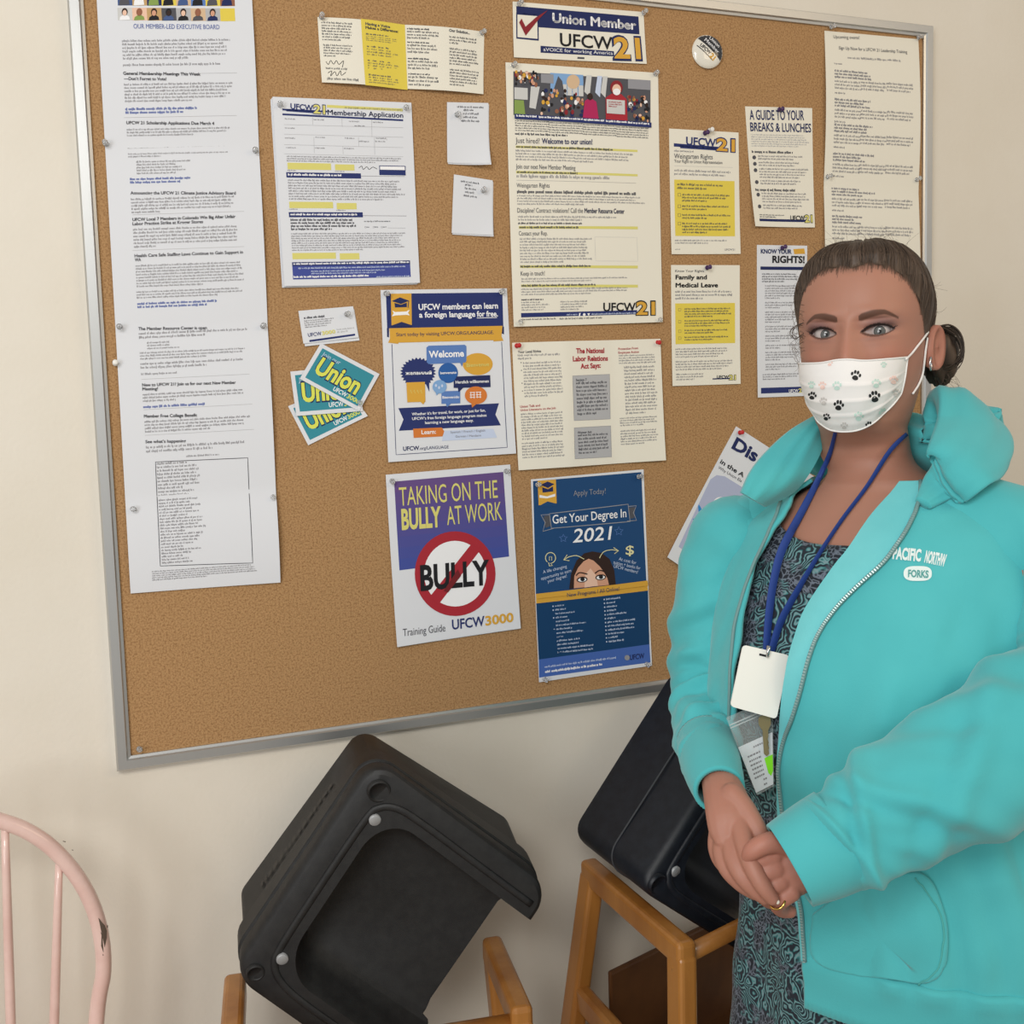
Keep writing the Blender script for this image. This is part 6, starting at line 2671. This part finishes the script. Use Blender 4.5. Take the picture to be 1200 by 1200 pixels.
# ------------------------------------------------------------------ hair
HAIR = bpy.data.materials.new('brown_hair')
HAIR.use_nodes = True
_nt, _b = nodes(HAIR)
_a = _nt.nodes.new('ShaderNodeAttribute')
_a.attribute_name = 'tint'
_nt.links.new(_a.outputs['Color'], _b.inputs['Base Color'])
_b.inputs['Roughness'].default_value = .48
_b.inputs['Specular IOR Level'].default_value = .35
def hair_pt(th, t, k=0.0):
    zl = hairline(th)
    z = lerp(zl, .2285, 1-(1-t)**1.55) if zl < .19 else lerp(zl, .2285, t**.95)
    x, y = head_xy(th, z)
    off = .0002+.0085*sm(t/.35)*(1-.35*sm((t-.5)/.5))+k
    w_, f_ = max(.02, table(HEAD, z, 2)), .09
    s_, c = math.sin(th), math.cos(th)
    up_ = sm((z-.17)/.055)
    return HP(x+s_*off*(1-up_*.5), y+c*off*(1-up_*.5), z+off*up_)


def hcol(r):
    a, c = (.022, .015, .011), (.110, .073, .050)
    return tuple(lerp(p, q, r) for p, q in zip(a, c))


rnd = random.Random(11)
NHAIR = 420
phase = [rnd.random() for _ in range(NHAIR)]
b = MB()
rows, cols = [], []
NT = 46
for i in range(NT+1):
    t = i/NT
    r_, c_ = [], []
    for j in range(NHAIR):
        th = 2*PI*j/NHAIR
        st_ = .5*phase[j]+.3*phase[(j+1) % NHAIR]+.2*(.5+.5*math.sin(th*23))
        r_.append(hair_pt(th, t, .0016*(st_-.5)+.0012*math.sin(th*17+t*3)))
        c_.append(hcol(.15+.75*st_*(.6+.4*math.sin(t*4+phase[j]))+.35*(1-sm(t/.16))))
    rows.append(r_)
    cols.append(c_)
b.grid(rows, 0, close_u=True, cols=cols, flip=True)
b.cap(NT*NHAIR, NHAIR)
# knot of hair behind the ear
bc_ = P(1101, 414, 1.375)
rows, cols = [], []
for i in range(13):
    la = PI*i/12
    r_, c_ = [], []
    for j in range(36):
        lo = 2*PI*j/36
        k = 1+.09*math.sin(lo*5+la*3)+.05*math.sin(lo*9-la*6)
        r_.append(bc_+Hx*.023*math.sin(la)*math.cos(lo)*k+Hy*.03*math.sin(la)*math.sin(lo)*k+Hz*.036*math.cos(la)*k-Hz*.004)
        c_.append(hcol(.2+.5*(.5+.5*math.sin(lo*5+la*3))))
    rows.append(r_)
    cols.append(c_)
b.grid(rows, 0, close_u=True, cols=cols)
hair = b.build('hair', [HAIR], person)
HAIRB = bvh_of(hair)

# single strands: combed ones, flyaways and curls
b = MB()


def strand(pts, r, col, n=5):
    st = len(b.v)
    k = len(pts)
    b.tube(pts, [r*(1-.6*i/(k-1)) for i in range(k)], n, caps=False)
    for i in range(st, len(b.v)):
        b.c[i] = col


for i in range(420):
    th = rnd.gauss(0, 1.25)
    t0, t1 = rnd.uniform(0, .3), rnd.uniform(.45, .95)
    sk = rnd.uniform(-.10, .10)
    lf = rnd.uniform(.0006, .0022)
    strand([hair_pt(th+sk*t, lerp(t0, t1, t), lf*math.sin(PI*min(1, t+.15))) for t in [m/9 for m in range(10)]], .00042, hcol(rnd.uniform(.2, 1.3)), 4)
for i in range(420):                                  # fine hairs growing out of the hairline
    th = rnd.uniform(-1.55, 1.55)
    z0 = hairline(th)-abs(rnd.gauss(0, .0045))
    pts = []
    for m in range(4):
        z_ = lerp(z0, z0+.010, m/3)
        x_, y_ = head_xy(th+m*.004, z_)
        k_ = .0002+.0006*m
        pts.append(HP(x_+math.sin(th)*k_, y_+math.cos(th)*k_, z_))
    strand([p_.lerp(hair_pt(th+.012, .12, .001), .55*m/3) for m, p_ in enumerate(pts)]+[hair_pt(th+.012, .16, .001)], .00019, hcol(rnd.uniform(.5, 1.1)), 4)
for i in range(70):                                   # baby hairs off the hairline and crown
    th = rnd.uniform(-1.5, 1.5)
    t0 = rnd.uniform(.15, .9)
    p0 = hair_pt(th, t0)
    nrm = (p0-HP(0, -.01, .12)).normalized()
    sd = Vector((rnd.uniform(-1, 1), rnd.uniform(-1, 1), rnd.uniform(-.6, .8)))*.02
    L = rnd.uniform(.005, .018)
    strand([p0+nrm*L*t*(1.2-.4*t)+sd*t*t for t in [m/6 for m in range(7)]], .00018, hcol(.9), 4)


def px_curl(pts, d, r, c=.25):
    strand([P(*q, d) for q in catmull(pts, 6)], r, hcol(c), 5)


for i in range(22):                                   # frizz beside the picture-left temple
    x0, y0 = rnd.uniform(938, 945), rnd.uniform(352, 412)
    px_curl([(x0, y0), (x0-rnd.uniform(3, 9), y0+rnd.uniform(-4, 6)), (x0-rnd.uniform(6, 15), y0+rnd.uniform(0, 16)), (x0-rnd.uniform(2, 12), y0+rnd.uniform(10, 26)), (x0-rnd.uniform(-2, 8), y0+rnd.uniform(14, 30))], 1.30, .00022, .8)
for k in range(5):                                    # ringlet at that temple
    dx, dy = rnd.uniform(-2, 2), rnd.uniform(-2, 2)
    px_curl([(940+dx, 380+dy), (930+dx, 384+dy), (927+dx, 392+dy), (934+dx, 397+dy), (940+dx, 392+dy), (937+dx, 402+dy)], 1.295, .0004, .45)
for k in range(22):                                   # loose curls from the knot on the other side
    dx, dy = rnd.uniform(-5, 5), rnd.uniform(-6, 6)
    px_curl([(1098+dx, 384+dy*.3), (1112+dx, 386+dy), (1124+dx*.6, 396+dy), (1128+dx*.5, 412+dy), (1122+dx, 426+dy), (1110+dx, 432+dy), (1100+dx, 428+dy)], 1.36+rnd.uniform(-.012, .012), .0009, rnd.uniform(.1, .6))
for k in range(16):
    x0, y0 = rnd.uniform(1090, 1108), rnd.uniform(425, 446)
    px_curl([(x0, y0-14), (x0+rnd.uniform(0, 8), y0), (x0+rnd.uniform(4, 20), y0+rnd.uniform(6, 18)), (x0+rnd.uniform(8, 34), y0+rnd.uniform(10, 34))], 1.36, .00028, .5)
for k in range(14):
    x0, y0 = rnd.uniform(1078, 1096), rnd.uniform(320, 372)
    px_curl([(x0-4, y0), (x0+rnd.uniform(2, 8), y0+rnd.uniform(-6, 4)), (x0+rnd.uniform(6, 18), y0+rnd.uniform(-6, 14))], 1.34, .0002, .7)
o = b.build('hair_strands', [HAIR], hair)
o['kind'] = 'stuff'

# lashes
b = MB()
for side in (-1, 1):
    for i in range(22):
        dx = -.013+.0285*i/21
        x = (.0325+dx)*side
        z = EYEZ+.0012*dx/.015+.0064*max(0, 1-(dx/AL)**2)**.75
        th = math.asin(max(-1, min(1, (abs(x)/.0785)**(2.25/2))))*side
        xs, ys, _ = head_surf(th, z+.0006, push=False)
        p0 = HP(x, ys+.0002, z+.0004)
        L = .0035+.0035*(i/21)
        d_ = (Hy*.9+Hz*.35+Hx*side*(dx/.013)*.8).normalized()
        st = len(b.v)
        b.tube([p0, p0+d_*L*.5, p0+d_*L+Hz*.0012], [.00026, .0002, .0001], 4, caps=False)
        for m in range(st, len(b.v)):
            b.c[m] = (.01, .008, .008)
b.build('eyelashes', [HAIR], person)

# earring and ring
SILV = mat('silver', (206, 206, 208), .2, metal=1)
GOLD = mat('gold', (226, 186, 104), .18, metal=1)
b = MB()
ec = on_any(1090, 425, .004, (BODYB,)) or P(1089, 424, 1.30)
b.tube([ec+Hz*.0075*math.cos(a)+Hy*.0055*math.sin(a) for a in [2*PI*i/24 for i in range(25)]], .0014, 8, caps=False)
b.build('earring', SILV, person)
b = MB()
rc = P(911, 1056, 1.100)
a_ = (P(914, 1058, 1.12)-P(900, 1046, 1.108)).normalized()
e1_ = a_.orthogonal().normalized()
e2_ = a_.cross(e1_)
b.tube([rc+(e1_*math.cos(a)+e2_*math.sin(a))*.0086 for a in [2*PI*i/28 for i in range(29)]], .0014, 8, caps=False)
ring_o = b.build('ring', GOLD, person)
b = MB()
b.lathe(P(911, 1057, 1.088), -fw, [(-.003, .0014), (0, .0026), (.001, .0022), (.0016, .0013), (.0016, .0001)], 8)
b.build('ring_stone', mat('clear_stone', (236, 230, 214), .05, spec=.9, coat=1), ring_o, smooth=False)

# ------------------------------------------------------------------ lanyard with badge, key and pouch
LAN = mat('blue_ribbon', (34, 66, 142), .65)
lany = empty('lanyard', P(900, 760, 1.14), 'blue neck lanyard carrying a blank white badge, a key and a clear card pouch', 'lanyard')
TREES = (BODYB, DRESSB)


def ribbon(pts, name='strap', lift=.006):
    q = catmull(pts, 6)
    hits = [on_any(x, y, lift, TREES) for x, y, w_ in q]
    ok = [(a, h) for a, h in zip(q, hits) if h is not None]
    raw = [project(h)[2] for _, h in ok]
    ds = smooth_list([min(a_, c_)-.0045 for a_, c_ in zip(raw, smooth_list(raw, 4))], 1)
    A, C, A2, C2 = [], [], [], []
    for i, ((x, y, w_), h) in enumerate(ok):
        x2, y2, _ = ok[min(i+1, len(ok)-1)][0]
        x1, y1, _ = ok[max(i-1, 0)][0]
        L = math.hypot(x2-x1, y2-y1)
        nx, ny = -(y2-y1)/L, (x2-x1)/L
        dd = []
        for sg_ in (1, -1):
            eh = on_any(x+sg_*nx*w_*.55, y+sg_*ny*w_*.55, .003, TREES)
            de = project(eh)[2]-.003 if eh is not None else 9
            dd.append(min(ds[i], max(de, ds[i]-.010)))
        A.append(P(x+nx*w_/2, y+ny*w_/2, dd[0]))
        C.append(P(x-nx*w_/2, y-ny*w_/2, dd[1]))
        A2.append(A[-1]+fw*.0012)
        C2.append(C[-1]+fw*.0012)
    b = MB()
    b.grid([A, C, C2, A2, A], 0)
    return b.build(name, LAN, lany)


ribbon([(979, 507, 4), (973, 530, 5), (962, 556, 6.5), (941, 597, 8.5), (917, 643, 9.5), (907, 680, 9), (901, 722, 9), (898, 764, 8)])
ribbon([(1070, 503, 4.5), (1044, 527, 5), (1016, 570, 4.5), (986, 610, 4.5), (957, 654, 5), (930, 700, 7.5), (914, 731, 8.5), (904, 764, 8)])


def plate(name, quad, depths, thick, radius, m, parent, n=6):
    """rounded card; quad TL TR BR BL in the picture, each with its own distance"""
    c = [P(x, y, d) for (x, y), d in zip(quad, depths)]
    w_, h_ = (c[1]-c[0]).length, (c[3]-c[0]).length
    pts = rrect(0, 1, 0, 1, radius/w_, radius/h_, n)
    nn = (c[1]-c[0]).cross(c[3]-c[0]).normalized()
    if nn.dot(fw) > 0:
        nn = -nn

    def at(u, v, k=0):
        return c[0]*(1-u)*(1-v)+c[1]*u*(1-v)+c[2]*u*v+c[3]*(1-u)*v+nn*k
    b = MB()
    fr = [at(u, v, thick/2) for u, v in pts]
    bk_ = [at(u, v, -thick/2) for u, v in pts]
    b.grid([fr, bk_], 0, close_u=True)
    b.cap(0, len(pts))
    b.cap(len(pts), len(pts), flip=True)
    o = b.build(name, m, parent, smooth=False, fix=True)
    return o, at


def ddep(x, y, lift):
    h = on_any(x, y, lift, (DRESSB, BODYB))
    return project(h)[2] if h is not None else 1.17


dB = -.004+min(project(h)[2] for h in [on_any(x, y, .004, (HB, DRESSB)) for x, y in ((860, 770), (860, 820), (890, 760), (920, 772), (915, 800), (908, 838))] if h is not None)-.004
BADGE = mat('badge_plastic', (246, 245, 238), .3, coat=.3)
bq = [(870.5, 755.5), (925, 768), (909.5, 842.5), (855.5, 827.5)]
badge_o, at = plate('badge', bq, [dB, dB+.006, dB-.004, dB-.010], .0022, .0045, BADGE, lany)
b = MB()
for k in range(1):
    q = [at(u, v, .0013) for u, v in ((.37, .075), (.56, .075), (.56, .11), (.37, .11))]
    b.face([b.vert(p) for p in q])
b.build('slot', mat('slot_dark', (24, 26, 30), .6), badge_o, smooth=False)
b = MB()
b.tube([P(901, 757, dB-.002), P(900, 764, dB-.003), P(899.5, 770, dB-.0025)], [.0028, .0022, .0018], 10)
b.build('clip', SILV, lany)
# clear pouch with a printed card
CLR = mat('clear_vinyl', (235, 240, 240), .12, trans=0.0, alpha=.16, spec=.6)
dp = min(project(h)[2] for h in [on_any(x, y, .004, (HB, DRESSB)) for x, y in ((850, 850), (868, 890), (885, 925), (900, 870), (908, 900))] if h is not None)-.004
dp -= .016
dtl = dp-.020
print('DEPTH', dB, dp, dtl)
pq_ = [(851, 841), (905, 818), (907, 921), (887, 932)]
pouch, at2 = plate('pouch', pq_, [dtl, dp-.006, dp-.004, dp-.006], .0012, .002, CLR, lany)
card, at3 = plate('card', [(865, 876), (905, 858), (906, 919), (886, 929)], [min(dp-.0095, dp+(dtl-dp)*.7), dp-.006, dp-.0055, dp-.008], .0006, .001, PAPER, pouch)
b = MB()
rnd = random.Random(4)
for i, (v, ua, ub) in enumerate(((.10, .40, .70), (.24, .16, .55), (.34, .16, .58), (.43, .16, .56), (.52, .17, .60), (.61, .17, .57), (.70, .16, .52), (.80, .52, .66), (.90, .5, .62))):
    u = ua
    while u < ub:
        w_ = rnd.uniform(.03, .09)
        q = [at3(x, y, .0006) for x, y in ((u, v), (u+w_, v), (u+w_, v+.035), (u, v+.035))]
        b.face([b.vert(p) for p in q])
        u += w_+.02
b.build('printed_lines', INK['grey'], card, smooth=False)
b = MB()
q = [at3(x, y, .0008) for x, y in ((.68, .42), (.99, .42), (.99, .74), (.90, .82), (.78, .74))]
b.face([b.vert(p) for p in q])
b.build('green_sticker', mat('neon_green', (140, 236, 40), .6), card, smooth=False)
b = MB()
for v in (.10, .135):
    q = [at2(0, v), at2(1, v)]
    b.tube([q[0], q[1]], .0009, 6)
b.build('zip_seal', mat('vinyl_seal', (220, 228, 228), .3, alpha=.5), pouch)
# brass key
BRASS = mat('worn_brass', (150, 134, 98), .4, metal=.35)
b = MB()
kd = dp-.016
kc = P(896, 846, kd)
kt = P(898.5, 886, kd+.002)
kx = (kt-kc).normalized()
ks = kx.cross(fw).normalized()
kn = kx.cross(ks).normalized()
ol = [(-.008, -.0045), (-.004, -.0075), (.003, -.0075), (.008, -.005), (.011, -.0032), (.040, -.0032), (.043, 0), (.040, .0030), (.036, .0022), (.033, .0034), (.029, .0020), (.026, .0034), (.022, .0024), (.018, .0034), (.011, .0034), (.008, .005), (.003, .0075), (-.004, .0075), (-.008, .0045)]
sc_ = (kt-kc).length/.043
fr = [kc+kx*a*sc_+ks*c*sc_+kn*.001 for a, c in ol]
bk_ = [p-kn*.002 for p in fr]
b.grid([fr, bk_], 0, close_u=True)
b.cap(0, len(fr))
b.cap(len(fr), len(fr), flip=True)
b.build('key', BRASS, lany, smooth=False, fix=True)
